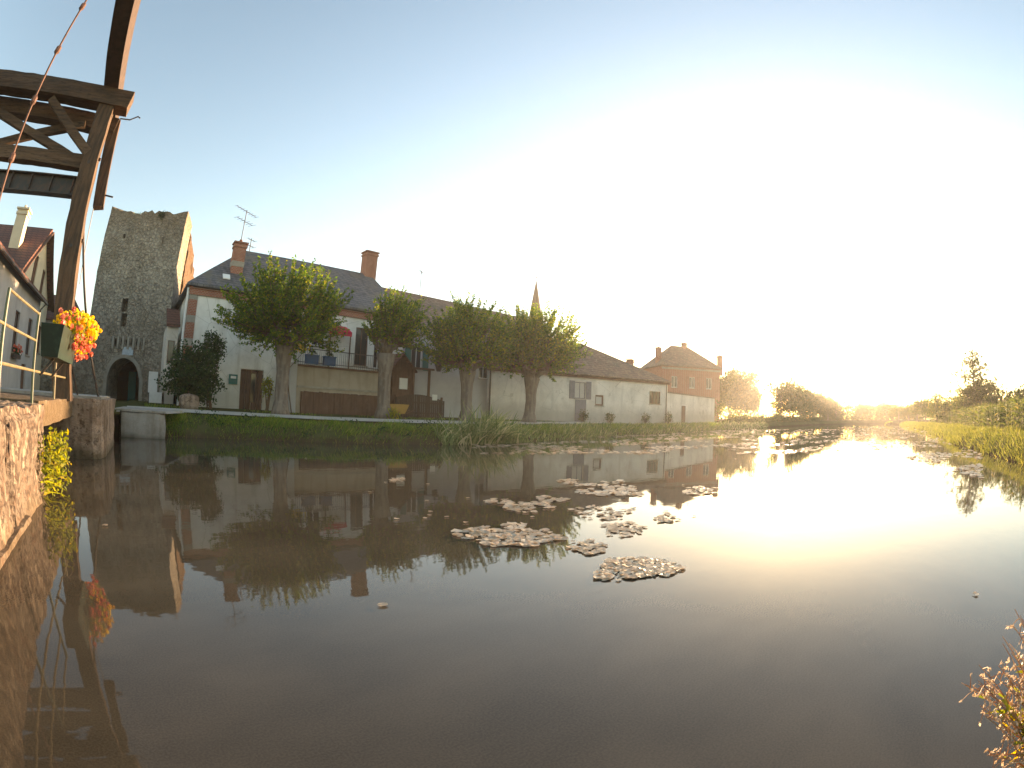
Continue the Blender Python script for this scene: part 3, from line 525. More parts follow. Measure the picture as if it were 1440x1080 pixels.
rough_box(-13, -4.4, 37.6, 38.4, 0.6, 5.0, 0.5, 0.06, 0.08).build('wall', MT['rubble'], RW)

# ------------------------------------------------------------------ left-hand houses
LH = thing('gabled_house', 'cream gabled house with dark red roof behind the beige roadside building', 'house', (-12, 30, 1))
w_ = MB().prism([(-8.0, 25.2, 0.6), (-8.0, 35.6, 0.6), (-8.0, 35.6, 6.9), (-8.0, 30.4, 10.35), (-8.0, 25.2, 6.9)], (-12, 0, 0)).build('walls', MT['plaster_cream'], LH)
FL = Fac((-8, 25.2), (0, 1))
aw = [FL.px(30, 386), FL.px(37, 362)]; a0, a1 = sorted((aw[0][0], aw[1][0])); z0, z1 = sorted((aw[0][1], aw[1][1])); a0, a1, z0, z1 = 3.6, 4.7, 7.0, 8.7
cut(w_, [hole(FL, a0, a1, z0, z1), hole(FL, 6.6, 7.7, 7.0, 8.5), hole(FL, 8.2, 9.4, 3.6, 5.3)], LH)
for s in ((a0, a1, z0, z1), (6.6, 7.7, 7.0, 8.5), (8.2, 9.4, 3.6, 5.3)): window(FL, LH, w_, *s, frame='board', glass='board', deep=0.14)
rf = MB()
for sy, ye in ((-1, 24.8), (1, 36.0)):
    A = [V((-7.6, 30.4, 10.42)), V((-7.6, ye, 6.58)), V((-20.4, ye, 6.58)), V((-20.4, 30.4, 10.42))]
    rf.prism(A, (0, 0, 0.2))
rfo = rf.build('roof', MT['redtile'], LH)
bg_ = MB()
for ye in (24.75, 36.05): bg_.beam((-7.57, 30.4, 10.4), (-7.57, ye, 6.55), 0.06, 0.3, (1, 0, 0))
bg_.build('bargeboard', MT['board'], LH)
chimney(LH, rfo, (-9.3, 27.6), 0.75, 0.75, 7.6, 10.6, 'plaster_cream', None, 1)
AN = thing('roadside_annex', 'low beige building with dark eaves beside the bridge railing', 'building', (-9, 24, 1))
aw_ = MB().box(-12, -7.4, 17.5, 30.4, 0.6, 6.35).build('walls', MT['plaster_grey'], AN)
FA = Fac((-7.4, 17.5), (0, 1))
cut(aw_, [hole(FA, 10.3, 11.4, 3.1, 5.0), hole(FA, 7.0, 8.0, 3.0, 4.9), hole(FA, 9.6, 10.7, 0.7, 2.6)], AN)
window(FA, AN, aw_, 10.3, 11.4, 3.1, 5.0, 'board'); window(FA, AN, aw_, 7.0, 8.0, 3.0, 4.9, 'board'); 
d_ = MB(); FA.box(d_, 9.6, 10.7, 0.9, 2.6, -0.18, -0.1); d_.build('door', MT['board'], AN)
ar = MB().prism([(-7.0, 17.1, 6.25), (-7.0, 30.7, 6.25), (-12.2, 30.7, 7.6), (-12.2, 17.1, 7.6)], (0, 0, 0.18)).build('roof', MT['redtile'], AN)
MB().tube([(-6.94, 17.1, 6.22), (-6.94, 30.7, 6.2)], 0.08, 8).tube([(-6.94, 30.4, 6.2), (-7.3, 30.3, 5.8), (-7.3, 30.3, 1)], 0.05, 8).build('gutter', MT['iron'], AN)
GB = thing('window_planter', 'small planter of red geraniums under the beige building window', 'planter', (-7.25, 25.0, 2.9))
MB().box(-7.38, -7.1, 24.4, 25.7, 2.72, 2.92).build('trough', MT['iron'], GB)
g1, g2 = MB(), MB(); fol(g1, (-7.2, 25.05, 3.05), (0.22, 0.75, 0.25), 200, 0.12, 0.1)
for i in range(40): head(g2, V((rnd(-7.3, -7.0), rnd(24.4, 25.7), rnd(3.0, 3.35))), 0.07)
g1.build('foliage', MT['leaf_dark'], GB); g2.build('flowers', MT['fl_red'], GB)['kind'] = 'stuff'
BH = thing('neighbouring_house', 'house with a red brick chimney half hidden behind the drawbridge leg', 'house', (-9, 43, 1))
MB().box(-14, -5.6, 40, 46, 0.6, 6.6).build('walls', MT['plaster_grey'], BH)
br_ = roof_solid(Fac((-14, 40), (1, 0)), 0, 8.4, 6, 6.6, 8.9, 0, 1.5).build('roof', MT['redtile'], BH)
chimney(BH, br_, (-9.9, 39.9), 1.0, 0.9, 5.5, 9.6, 'brick', None, 1)
# ------------------------------------------------------------------ white manor house
MH = thing('white_house', 'tall white house with brick corner bands and hipped slate roof beside the tower', 'house', (10.5, 33, 1))
FM = Fac((2.9, 30), (1, 0))
mw = MB().box(2.9, 18.7, 30, 40, 0.6, 8.1).build('walls', MT['plaster'], MH)
(da0, dz0), (da1, dz1) = FM.px(336, 571), FM.px(371, 521)
ops = [(da0, da1, 1.0, dz1), (8.6, 9.6, 5.4, 7.2), (11.9, 12.9, 4.4, 7.0), (13.4, 15.0, 4.3, 6.4)]
cut(mw, [hole(FM, *o) for o in ops], MH)
dr = MB(); n_d = 4
for i in range(n_d):
    x0 = da0 + (da1 - da0) * i / n_d; FM.box(dr, x0 + 0.02, x0 + (da1 - da0) / n_d - 0.02, 1.0, dz1 - 0.03, -0.15 - 0.03 * (i % 2), -0.09 - 0.03 * (i % 2))
drw = dr.build('door', MT['board'], MH)
g_ = MB(); FM.box(g_, da0 + 0.75, da0 + 1.05, 1.5, dz1 - 0.25, -0.11, -0.085); FM.box(g_, da0 + 1.5, da0 + 1.8, 1.5, dz1 - 0.25, -0.11, -0.055); g_.build('pane', MT['glass'], MH, drw)
window(FM, MH, mw, *ops[1], bars=1); window(FM, MH, mw, *ops[2], bars=1, frame='board'); window(FM, MH, mw, *ops[3], bars=3)
z = 0.9; i = 0
while z < 7.95:
    h = 0.95 if i % 2 == 0 else 0.42; h = min(h, 8.0 - z)
    MB().box(2.86, 3.42, 29.95, 30.6, z, z + h - 0.006).build('quoin', MT['brick' if i % 2 == 0 else 'dressed'], MH); z += h; i += 1
cb = MB().box(2.82, 18.72, 29.9, 30.2, 7.62, 7.98).box(2.76, 18.74, 29.82, 30.2, 7.985, 8.1); cb.build('brick_cornice', MT['brick'], MH)
mr_ = roof_solid(FM, 0, 15.8, 10, 8.26, 12.4, 4.2, 0.6, 0.35, 0.14).build('roof', MT['slate'], MH)
chimney(MH, mr_, (6.05, 31.8), 0.85, 0.7, 8.6, 11.75, 'brick', (10.15, 10.5), 1)
chimney(MH, mr_, (17.9, 35), 1.05, 0.9, 11.8, 14.2, 'brick', None, 0)
MB().tube([(3.0, 29.84, 8.1), (18.7, 29.84, 8.1)], 0.07, 8).build('gutter', MT['iron'], MH)
pipe(MH, [(2.7, 29.95, 8.0), (2.7, 29.95, 4), (2.7, 29.9, 1.0)], 0.06, 'white')
sk = MB().prism([(5.0, 30.55, 8.98), (5.5, 30.55, 8.98), (5.5, 30.95, 9.34), (5.0, 30.95, 9.34)], (0, -0.03, 0.06)); sk.build('skylight', MT['white'], MH, mr_)
LK = thing('link_house', 'narrow pale house squeezed between the tower and the white house', 'house', (1.9, 33, 1))
MB().box(1.78, 2.6, 32.2, 36, 0.6, 5.9).build('walls', MT['plaster_old'], LK)
MB().prism([(1.7, 32.0, 5.85), (2.68, 32.0, 5.85), (2.68, 34.5, 7.2), (1.7, 34.5, 7.2)], (0, 0, 0.18)).build('roof', MT['redtile'], LK)
f_ = MB().box(1.95, 2.4, 32.15, 32.197, 3.6, 5.0).build('window', MT['board'], LK); MB().box(2.0, 2.35, 32.135, 32.147, 3.65, 4.95).build('pane', MT['glass'], LK, f_)
def antenna(c, zb, zt, label, rows):
    A = thing('tv_antenna', label, 'antenna', (c[0], c[1], zb)); MB().tube([(c[0], c[1], zb), (c[0], c[1], zt)], 0.032, 6).build('mast', MT['iron'], A)
    for z, L, n, w in rows:
        e = MB(); dx, dy = 0.8, 0.6; e.tube([(c[0] - dx * L / 2, c[1] - dy * L / 2, z), (c[0] + dx * L / 2, c[1] + dy * L / 2, z)], 0.022, 5)
        for i in range(n):
            t = (i / (n - 1) - 0.5) * L; ww = w * (0.6 + 0.4 * i / n); e.tube([(c[0] + dx * t + dy * ww, c[1] + dy * t - dx * ww, z), (c[0] + dx * t - dy * ww, c[1] + dy * t + dx * ww, z)], 0.014, 5)
        e.build('aerial', MT['iron'], A)
    return A
antenna((6.7, 35.2), 12.1, 15.6, 'tall rake-shaped television aerial on the roof of the white house', [(15.5, 2.6, 8, 0.3), (14.7, 2.0, 6, 0.45)])
antenna((7.6, 35.6), 12.0, 13.6, 'short double aerial beside the tall rake-shaped one', [(13.5, 0.9, 4, 0.25), (13.0, 0.9, 4, 0.3)])
antenna((23.6, 35.6), 11.3, 14.0, 'thin aerial rising behind the second pollard tree', [(13.9, 1.1, 5, 0.25)])

# terrace in front of the white house
TR = thing('terrace', 'beige raised terrace wall with black railing in front of the white house', 'terrace', (12.6, 28.6, 1))
ta0 = onY(417, 540, 28).x; ta1 = 16.4
MB().box(ta0, ta1, 28, 29.98, 0.6, 3.82).build('wall', MT['plaster_beige'], TR)
MB().box(ta0 - 0.06, ta1 + 0.06, 27.92, 29.97, 3.823, 3.95).build('slab', MT['board'], TR)
MB().box(ta0 + 0.05, ta1, 27.94, 27.997, 2.55, 2.68).build('string_course', MT['dressed'], TR)
dk = MB(); x = ta0 + 0.3
while x < ta1 - 0.1: dk.box(x, x + 0.2, 27.86 - 0.02 * (int(x * 7) % 2), 27.996, 0.95, 2.35 + 0.05 * nz(x * 3)); x += 0.205
dk.build('timber_panel', MT['board'], TR)
r_ = MB().box(ta0, ta1, 28.02, 28.06, 4.9, 4.95).box(ta0, ta1, 28.02, 28.06, 4.08, 4.12)
for i in range(int((ta1 - ta0) / 0.14)): xx = ta0 + 0.05 + i * 0.14; r_.tube([(xx, 28.04, 3.95), (xx, 28.04, 4.9)], 0.011, 5, False)
r_.build('railing', MT['iron'], TR)
gp = MB().box(ta0 - 0.5, ta0 - 0.04, 27.9, 28.4, 0.6, 4.0); gp.build('gate_pillar', MT['plaster_grey'], TR)
def blue_box(x0, x1, label):
    B = thing('balcony_box', label, 'planter', ((x0 + x1) / 2, 27.85, 4))
    MB().box(x0, x1, 27.7, 28.0, 4.0, 4.5).box(x0 - 0.03, x1 + 0.03, 27.67, 28.015, 4.502, 4.56).build('trough', MT['blue'], B)
    f = MB(); fol(f, ((x0 + x1) / 2, 27.85, 4.7), ((x1 - x0) / 2, 0.2, 0.22), 90, 0.12, 0.1); f.build('foliage', MT['leaf_dark'], B)
xa = onY(430, 500, 27.9).x; xb = onY(447, 500, 27.9).x; xc = onY(455, 500, 27.9).x; xd = onY(471, 500, 27.9).x
blue_box(xa, xb, 'blue planter hung on the terrace railing beside the first pollard trunk'); blue_box(xc, xd, 'blue planter hung on the terrace railing under the red awning')
AW = thing('awning', 'red canvas awning over the terrace of the white house', 'awning', (13.9, 29.5, 6))
w0 = onY(459, 468, 29.5).x; w1 = onY(490, 468, 29.5).x; wz = onY(475, 466, 29.2).z
MB().prism([(w0, 29.96, wz + 0.5), (w0, 28.9, wz), (w0, 28.9, wz - 0.28), (w0, 28.93, wz - 0.28), (w0, 29.0, wz - 0.03), (w0, 29.96, wz + 0.44)], (w1 - w0, 0, 0)).build('canvas', MT['red'], AW)
[MB().tube([(q, 28.95, wz), (q, 28.95, 3.95)], 0.05, 8).build('post', MT['board'], AW) for q in (w1 - 0.08, w0 + 0.08)]
cx = (xb + xc) / 2
PT = MB().tube([(cx, 28.3, 3.95), (cx, 28.3, 4.15), (cx, 28.3, 4.42), (cx, 28.3, 4.5)], [0.14, 0.17, 0.24, 0.26], 14).tube([(cx, 28.3, 4.5), (cx, 28.3, 4.44)], [0.22, 0.2], 14)
pt = origin(PT.build('flower_pot', MT['white']), (cx, 28.3, 3.95)); tag(pt, 'white round pot on the terrace between the two blue planters', 'pot')

# sign on the white house, pots, bollard, notice board
SG = MB(); (a0, z0), (a1, z1) = FM.px(321, 540), FM.px(334, 527); FM.box(SG, a0, a1, z0, z1, 0.03, 0.09)
sg = SG.build('panel', MT['teal']); S = thing('wall_sign', 'dark green sign with a white bar on the white house wall', 'sign', (2.9 + (a0 + a1) / 2, 29.9, z0)); sg.data.transform(Matrix.Translation(-S.location)); sg.parent = S
q = MB(); FM.box(q, a0 + 0.12, a1 - 0.1, (z0 + z1) / 2 + 0.05, (z0 + z1) / 2 + 0.2, 0.091, 0.1); q.build('white_bar', MT['white'], S)
bp = onY(265, 580, 25.5); BL = weld(rough_box(bp.x - 0.5, bp.x + 0.5, 25.1, 25.9, 0.7, 1.7, 0.12, 0.05, 0.06).build('stone_block', MT['pierstone'])); origin(BL, (bp.x, 25.5, 1)); tag(BL, 'weathered square stone block in front of the round green shrub', 'stone block')
nb = onY(213, 570, 32.5); N_ = thing('notice_board', 'narrow white notice panel standing at the foot of the tower', 'sign', (nb.x, 32.5, 1))
MB().box(nb.x - 0.3, nb.x + 0.35, 32.45, 32.52, 1.7, 3.0).build('panel', MT['white'], N_); [MB().tube([(nb.x + q, 32.55, 0.9), (nb.x + q, 32.55, 2.95)], 0.04, 6).build('post', MT['iron'], N_) for q in (-0.2, 0.25)]
MB().box(nb.x - 0.2, nb.x + 0.85, 32.2, 32.42, 1.05, 1.75).build('white_box', MT['white'], N_)

# ------------------------------------------------------------------ grey middle house behind the pollards
GH = thing('grey_house', 'long grey rendered house with slate roof behind the middle pollard trees', 'house', (27, 33, 1))
FG = Fac((18.75, 30.7), (1, 0))
gw = MB().box(18.75, 37.5, 30.7, 39.5, 0.6, 7.6).build('walls', MT['plaster_grey'], GH)
ops = [(1.2, 2.2, 4.6, 6.4), (8.0, 9.1, 4.4, 6.4), (13.0, 14.1, 4.4, 6.4)]
cut(gw, [hole(FG, *o) for o in ops], GH)
for o in ops: window(FG, GH, gw, *o)
sh = MB(); FG.box(sh, 0.62, 1.16, 4.55, 6.45, 0.005, 0.05); sh.build('shutter', MT['teal'], GH); sh = MB(); FG.box(sh, 2.24, 2.78, 4.55, 6.45, 0.005, 0.05); sh.build('shutter', MT['teal'], GH)
gr_ = roof_solid(FG, 0, 18.75, 8.8, 7.75, 11.6, 0, 0.0, 0.3, 0.14).build('roof', MT['tile'], GH)
MB().box(18.8, 37.5, 30.4, 30.68, 7.3, 7.6).build('cornice', MT['dressed'], GH)
WL = thing('wall_lantern', 'black hanging lantern on a bracket at the corner of the grey house', 'lamp', (22.9, 30.3, 5))
lp = onY(617, 517, 30.2)
MB().tube([(lp.x - 0.5, 30.68, lp.z + 1.2), (lp.x - 0.5, 30.3, lp.z + 1.2), (lp.x, 30.2, lp.z + 0.8), (lp.x, 30.2, lp.z + 0.35)], 0.03, 6).build('bracket', MT['iron'], WL)
MB().tube([(lp.x, 30.2, lp.z - 0.3), (lp.x, 30.2, lp.z + 0.15), (lp.x, 30.2, lp.z + 0.2), (lp.x, 30.2, lp.z + 0.4)], [0.16, 0.3, 0.36, 0.05], 8).build('lamp_head', MT['iron'], WL)

# shed, pergola posts, slatted gate, barrow
sx0 = onY(549, 545, 28.2).x; sx1 = onY(583, 545, 28.2).x; sp_ = onY(566, 499, 28.2)
SH = thing('garden_shed', 'small brown timber shed with steep gable and pale notice', 'shed', ((sx0 + sx1) / 2, 28.8, 1))
zs = onY(582, 522, 28.2).z
MB().prism([(sx0 + 0.15, 28.2, 0.7), (sx1 - 0.15, 28.2, 0.7), (sx1 - 0.15, 28.2, zs), (sp_.x, 28.2, sp_.z - 0.1), (sx0 + 0.15, 28.2, zs)], (0, 2.2, 0)).build('walls', MT['board'], SH)
rr_ = MB()
for xe in (sx0 - 0.05, sx1 + 0.05): rr_.prism([(sp_.x, 28.0, sp_.z), (xe, 28.0, zs - 0.12), (xe, 28.0, zs - 0.02), (sp_.x, 28.0, sp_.z + 0.12)], (0, 2.5, 0))
rr_.build('roof', MT['redtile'], SH)
nn = onY(567, 540, 28.15); MB().box(nn.x - 0.3, nn.x + 0.35, 28.14, 28.19, nn.z - 0.35, nn.z + 0.4).build('notice', MT['white'], SH)
PG = thing('pergola', 'brown timber posts joined by a beam beside the garden shed', 'pergola', (21, 27.8, 1))
q0, q1 = onY(582, 519, 27.9), onY(604, 521, 27.9)
for q in (q0, q1): MB().beam((q.x, 27.9, 0.9), (q.x, 27.9, q.z), 0.14, 0.14, (0, 1, 0)).build('post', MT['board'], PG)
MB().beam((q0.x - 0.2, 27.9, q0.z + 0.07), (q1.x + 0.4, 27.9, q1.z + 0.07), 0.12, 0.14).build('beam', MT['board'], PG)
FN = thing('slatted_fence', 'dark slatted timber fence under the pergola beam', 'fence', (20.5, 27.4, 1))
x0, x1 = onY(556, 565, 27.4).x, onY(624, 565, 27.4).x; sl = MB(); x = x0
while x < x1: sl.box(x, x + 0.13, 27.38, 27.42, 0.95, 2.35 + 0.25 * sin((x - x0) * 0.9)); x += 0.17
sl.build('slats', MT['timber_dark'], FN); MB().box(x0, x1, 27.43, 27.48, 1.3, 1.4).box(x0, x1, 27.43, 27.48, 2.0, 2.1).build('rail', MT['board'], FN)
for x in (x0 + 0.1, (x0 + x1) / 2, x1 - 0.1): MB().box(x - 0.06, x + 0.06, 27.482, 27.6, 0.9, 2.5).build('post', MT['board'], FN)
pa = onY(612, 559, 27.3); MB().box(pa.x - 0.2, pa.x + 0.2, 27.33, 27.376, pa.z - 0.2, pa.z + 0.2).build('notice', MT['white'], FN)
wb = onY(558, 572, 24.6); W_ = thing('wheelbarrow', 'ochre wheelbarrow parked beside the second pollard trunk', 'wheelbarrow', (wb.x, 24.6, 0.95))
bx = wb.x; MB().hexa([(bx - 0.45, 24.3, 1.3), (bx + 0.4, 24.3, 1.3), (bx + 0.4, 24.9, 1.3), (bx - 0.45, 24.9, 1.3), (bx - 0.75, 24.15, 1.85), (bx + 0.6, 24.15, 1.85), (bx + 0.6, 25.05, 1.85), (bx - 0.75, 25.05, 1.85)]).build('tub', MT['ochre'], W_)
wh = MB().tube([(bx - 0.62, 24.54, 1.14), (bx - 0.62, 24.66, 1.14)], 0.2, 14); wh.build('wheel', MT['iron'], W_)
for sy in (24.35, 24.85): MB().tube([(bx - 0.62, sy * 0.5 + 12.3, 1.14), (bx - 0.3, sy, 1.28), (bx + 0.5, sy, 1.3), (bx + 1.1, sy, 1.55)], 0.03, 6).tube([(bx + 0.25, sy, 1.28), (bx + 0.35, sy, 0.93)], 0.03, 6).build('handle', MT['board'], W_)

# ------------------------------------------------------------------ long low white building
LB = thing('long_building', 'long low white building with tiled roof along the canal bank', 'building', (37, 30, 1))
FB2 = Fac((27.6, 30.3), (47.6 - 27.6, 23.9 - 30.3)); LL = math.hypot(20.0, 6.4)
lw = MB(); FB2.box(lw, 0, LL, 0.5, 5.3, -7.5, 0); lw = lw.build('walls', MT['plaster_old'], LB)
def fpx(F, x0, y0, x1, y1): (a, b), (c, d) = F.px(x0, y0), F.px(x1, y1); return min(a, c), max(a, c), min(b, d), max(b, d)
w1 = fpx(FB2, 808, 560, 824, 538); w2 = fpx(FB2, 837, 570, 849, 556); w3 = fpx(FB2, 913, 568, 929, 551)
cut(lw, [hole(FB2, *w) for w in (w1, w2, w3)], LB)
window(FB2, LB, lw, *w1, frame='shutter', glass='lace', bars=1); window(FB2, LB, lw, *w2, frame='board', glass='lace', bars=0, fw=0.14); window(FB2, LB, lw, *w3, frame='board', glass='glass', bars=2, fw=0.05)
for s in (-1, 1):
    a = w1[0] - 0.62 if s < 0 else w1[1] + 0.04; m = MB(); FB2.box(m, a, a + 0.58, w1[2] - 0.05, w1[3] + 0.1, 0.01, 0.06)
    for i in range(7): z = w1[2] + (w1[3] - w1[2]) * i / 7; FB2.box(m, a + 0.06, a + 0.52, z, z + 0.16, 0.061, 0.08)
    m.build('shutter', MT['shutter'], LB)
m = MB(); wd = fpx(FB2, 808, 586, 824, 561); FB2.box(m, wd[0], wd[1], 0.9, w1[2] - 0.1, 0.012, 0.06); m.build('hatch_door', MT['shutter'], LB)
lz = FB2.px(850, 526)[1]
lr_ = roof_solid(FB2, 0, LL, 7.5, 5.45, 9.0, 0, 9.0, 0.3, 0.12).build('roof', MT['tile'], LB)
e = MB(); FB2.box(e, -0.2, LL + 0.2, 5.1, 5.302, 0.002, 0.16); e.build('eaves_board', MT['board'], LB)
def on_long(px, py, back): return onP(px, py, FB2.p(0, 0, -back), FB2.n)
c_ = on_long(886, 508, 3.0); chimney(LB, lr_, (c_.x, c_.y), 0.6, 0.6, 6.0, c_.z + 0.1, 'brick', None, 0)
pipe(LB, [FB2.p(0.05, 5.2, 0.08), FB2.p(0.05, 3, 0.08), FB2.p(0.05, 0.9, 0.08)], 0.07); pipe(LB, [FB2.p(LL - 0.25, 5.1, 0.08), FB2.p(LL - 0.25, 0.9, 0.08)], 0.05)
GW = thing('garden_wall', 'pale rendered garden wall between the long white building and the brick house', 'wall', (52, 24.5, 1))
FW2 = Fac((47.9, 24.6), (1, 0.02)); m = MB(); FW2.box(m, 0, 17, 0.5, 4.3, -0.35, 0); gwo = m.build('wall', MT['plaster_old'], GW)
m = MB(); FW2.box(m, -0.05, 17.05, 4.303, 4.45, -0.42, 0.07); m.build('coping', MT['tile'], GW); m = MB(); FW2.box(m, 5.2, 6.3, 0.9, 3.0, 0.003, 0.05); m.build('gate', MT['board'], GW)

# ------------------------------------------------------------------ far brick house and spire
RB = 84.0; c0 = onR(931, 550, RB); c1 = onR(1012, 550, RB + 6); dv = (c1.x - c0.x, c1.y - c0.y); BW = math.hypot(*dv)
BHO = thing('brick_house', 'two-storey red brick house with three chimneys beyond the garden wall', 'house', ((c0.x + c1.x) / 2, (c0.y + c1.y) / 2, 1))
FH = Fac((c0.x, c0.y), dv); ez = onR(918, 514, RB).z; rz = onR(952, 486, RB + 6).z
m = MB(); FH.box(m, 0, BW, 0.5, ez, -9, 0); hw = m.build('walls', MT['brick'], BHO)
ops = [(BW * f - 0.6, BW * f + 0.6, z, z + 1.9) for f in (0.2, 0.5, 0.8) for z in (2.3, ez - 3.6)]
cut(hw, [hole(FH, *o) for o in ops], BHO)
for o in ops: window(FH, BHO, hw, *o)
hr_ = roof_solid(FH, 0, BW, 9, ez + 0.14, rz, 4.0, 4.5, 0.45, 0.14).build('roof', MT['tile'], BHO)
m = MB(); FH.box(m, -0.1, BW + 0.1, ez - 0.5, ez - 0.15, 0.003, 0.12); m.build('stone_band', MT['dressed'], BHO)
for px, py, d in ((926, 487, RB + 3), (962, 481, RB + 7), (1012, 499, RB + 7)):
    c = onR(px, py, d); chimney(BHO, hr_, (c.x, c.y), 0.9, 0.8, ez - 1, c.z - 0.3, 'brick', None, 1)
SP = onR(753, 440, 112); st_ = onR(752.5, 394, 112)
CS = thing('church_spire', 'slender dark church spire rising behind the fourth pollard tree', 'church', (SP.x, SP.y, 1))
MB().box(SP.x - 2.6, SP.x + 2.6, SP.y - 2.6, SP.y + 2.6, 0.5, 19.5).build('tower', MT['dressed'], CS)
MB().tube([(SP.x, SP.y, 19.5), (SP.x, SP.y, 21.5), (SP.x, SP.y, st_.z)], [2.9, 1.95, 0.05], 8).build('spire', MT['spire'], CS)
MB().tube([(SP.x, SP.y, st_.z - 0.2), (SP.x, SP.y, st_.z + 1.2)], 0.06, 6).box(SP.x - 0.4, SP.x + 0.4, SP.y - 0.05, SP.y + 0.05, st_.z + 0.6, st_.z + 0.72).build('cross', MT['iron'], CS)

# ------------------------------------------------------------------ pollard limes
def pollard(base, lean, th, tr, cc, rad, n, label, seed, lsz=0.23):
    random.seed(seed); base = V(base); cc = V(cc)
    T = thing('pollard_tree', label, 'tree', base, 'pollard trees on the canal bank')
    hd = base + V((lean[0], lean[1], th)); tk = MB(); pts = []; rs = []
    for i in range(9):
        t = i / 8; p = base.lerp(hd, t) + V((0.06 * nz(t * 3, seed), 0.06 * nz(t * 3, seed + 9), 0)); p.z = base.z - 0.15 + (th + 0.15) * t
        pts.append(p); rs.append(tr * (1.35 - 0.5 * min(1, t * 4) if t < 0.25 else 0.85 + 0.45 * max(0, t - 0.7) / 0.3))
    tk.tube(pts, rs, 14); kn = []
    for i in range(9):
        a = i / 9 * 2 * pi + rnd(-0.3, 0.3); up = rnd(0.25, 0.9); k = hd + V((cos(a) * rad[0] * 0.32, sin(a) * rad[1] * 0.32, rad[2] * 0.3 * up)); kn.append(k)
        tk.tube([hd + V((0, 0, -0.25)), hd.lerp(k, 0.5) + V((0, 0, 0.1)), k], [tr * 0.6, tr * 0.4, tr * 0.33], 8)
    kn.append(hd + V((0, 0, rad[2] * 0.35))); tk.tube([hd, kn[-1]], [tr * 0.7, tr * 0.4], 8)
    tr_o = tk.build('trunk', MT['bark'], T, smooth=True)
    lf = MB(); tw = MB(); G = lambda: V((random.gauss(0, 1), random.gauss(0, 1), random.gauss(0, 1)))
    for i in range(n):
        d = G().normalized()
        if d.z < -0.25 and random.random() < 0.65: d.z = -d.z
        d = (d + V((0, 0, 0.1))).normalized(); rz = rad[2] if d.z > 0 else rad[2] * 0.6
        end = cc + V((d.x * rad[0], d.y * rad[1], d.z * rz)) * (rnd(0.78, 1.14) + 0.16 * nz(d.x * 2.5 + seed, d.y * 2.5, d.z * 2.5))
        k = min(kn, key=lambda q: (q - end).length) if random.random() < 0.75 else random.choice(kn)
        mid = k.lerp(end, 0.55) + V((0, 0, rnd(-0.25, 0.15))) + (end - cc) * V((0.12, 0.12, 0)).x * 0.5
        L = (end - k).length; m = max(6, int(L / 0.1))
        P = lambda t: k * (1 - t) ** 2 + mid * 2 * t * (1 - t) + end * t * t
        tw.tube([P(0), P(0.33), P(0.66), P(0.97)], [0.035, 0.025, 0.015, 0.006], 4, False)
        dirv = (end - mid).normalized()
        for j in range(m):
            t = 0.2 + 0.8 * (j / m); c = P(t); sp = 0.2 * (1.1 - 0.75 * t)
            for q in range(2):
                o = G() * sp * 0.6; nn = (G() * 0.8 + V((0, 0, 0.8))) if random.random() < 0.6 else G()
                lf.leaf(c + o, lsz * rnd(0.7, 1.25) * (1.15 - 0.45 * t), nn, 0.55)
    lf.build('crown', MT['leaf'], T); tw.build('twigs', MT['twig'], T, tr_o)
    return T
pollard((7.85, 24.5, 1.0), (0.05, 0), 3.5, 0.42, (7.75, 24.5, 5.75), (3.6, 3.3, 3.3), 300, 'largest pollard tree, nearest the tower, with yellow sunlit top', 11, 0.25)
pollard((14.15, 24.5, 1.0), (0.0, 0), 3.7, 0.44, (14.9, 24.5, 6.3), (2.05, 2.2, 2.35), 150, 'narrow pollard tree beside the small shed, second from the tower', 12, 0.24)
pollard((20.2, 24.3, 1.0), (0.0, 0), 3.2, 0.44, (20.2, 24.3, 5.9), (3.35, 3.2, 3.25), 260, 'broad pollard tree behind the reed clump, third from the tower', 13, 0.25)
pollard((26.2, 24.3, 1.0), (0.15, 0), 3.2, 0.46, (26.9, 24.3, 6.2), (4.1, 3.6, 3.5), 320, 'rounded pollard tree below the church spire, fourth from the tower', 14, 0.26)
random.seed(21)
# shrubs near the houses
def shrub(c, rad, n, size, label, m='leaf_dark', cat='shrub', name='round_shrub', stem=True, hollow=0.3):
    T = thing(name, label, cat, (c[0], c[1], 0.95)); f = MB(); fol(f, c, rad, n, size, hollow); f.build('foliage', MT[m], T)
    if stem:
        s = MB()
        for i in range(6): s.tube([(c[0] + rnd(-0.2, 0.2), c[1], 0.85), (c[0] + rnd(-0.7, 0.7) * rad[0], c[1] + rnd(-0.5, 0.5) * rad[1], c[2] + rnd(-0.2, 0.5) * rad[2])], [0.05, 0.015], 5)
        s.build('stems', MT['twig'], T)
    return T
g0 = onY(270, 525, 27.0); g1_ = onY(285, 475, 27.0)
shrub((g0.x + 0.1, 27.0, 2.75), (2.0, 1.7, 2.05), 6500, 0.2, 'large dark green shrub in front of the white house corner')
s2 = onY(295, 490, 27.4); f = MB()
T = shrub((s2.x + 0.2, 27.4, 4.3), (0.95, 0.9, 1.2), 1500, 0.17, 'upright bush growing out of the top of the dark shrub', name='upright_bush')
ty = onY(376, 548, 28.5); shrub((ty.x, 28.5, 2.5), (0.5, 0.5, 0.8), 420, 0.15, 'small yellow-green bush beside the brown door', 'leaf_yel', name='small_bush')
ty = onY(416, 484, 25.6); 
yb = shrub((ty.x + 0.2, 26.4, 4.75), (1.25, 0.5, 0.42), 300, 0.17, 'yellow flowering climber over the terrace behind the first pollard', 'fl_yel', 'plant', 'yellow_climber', False)
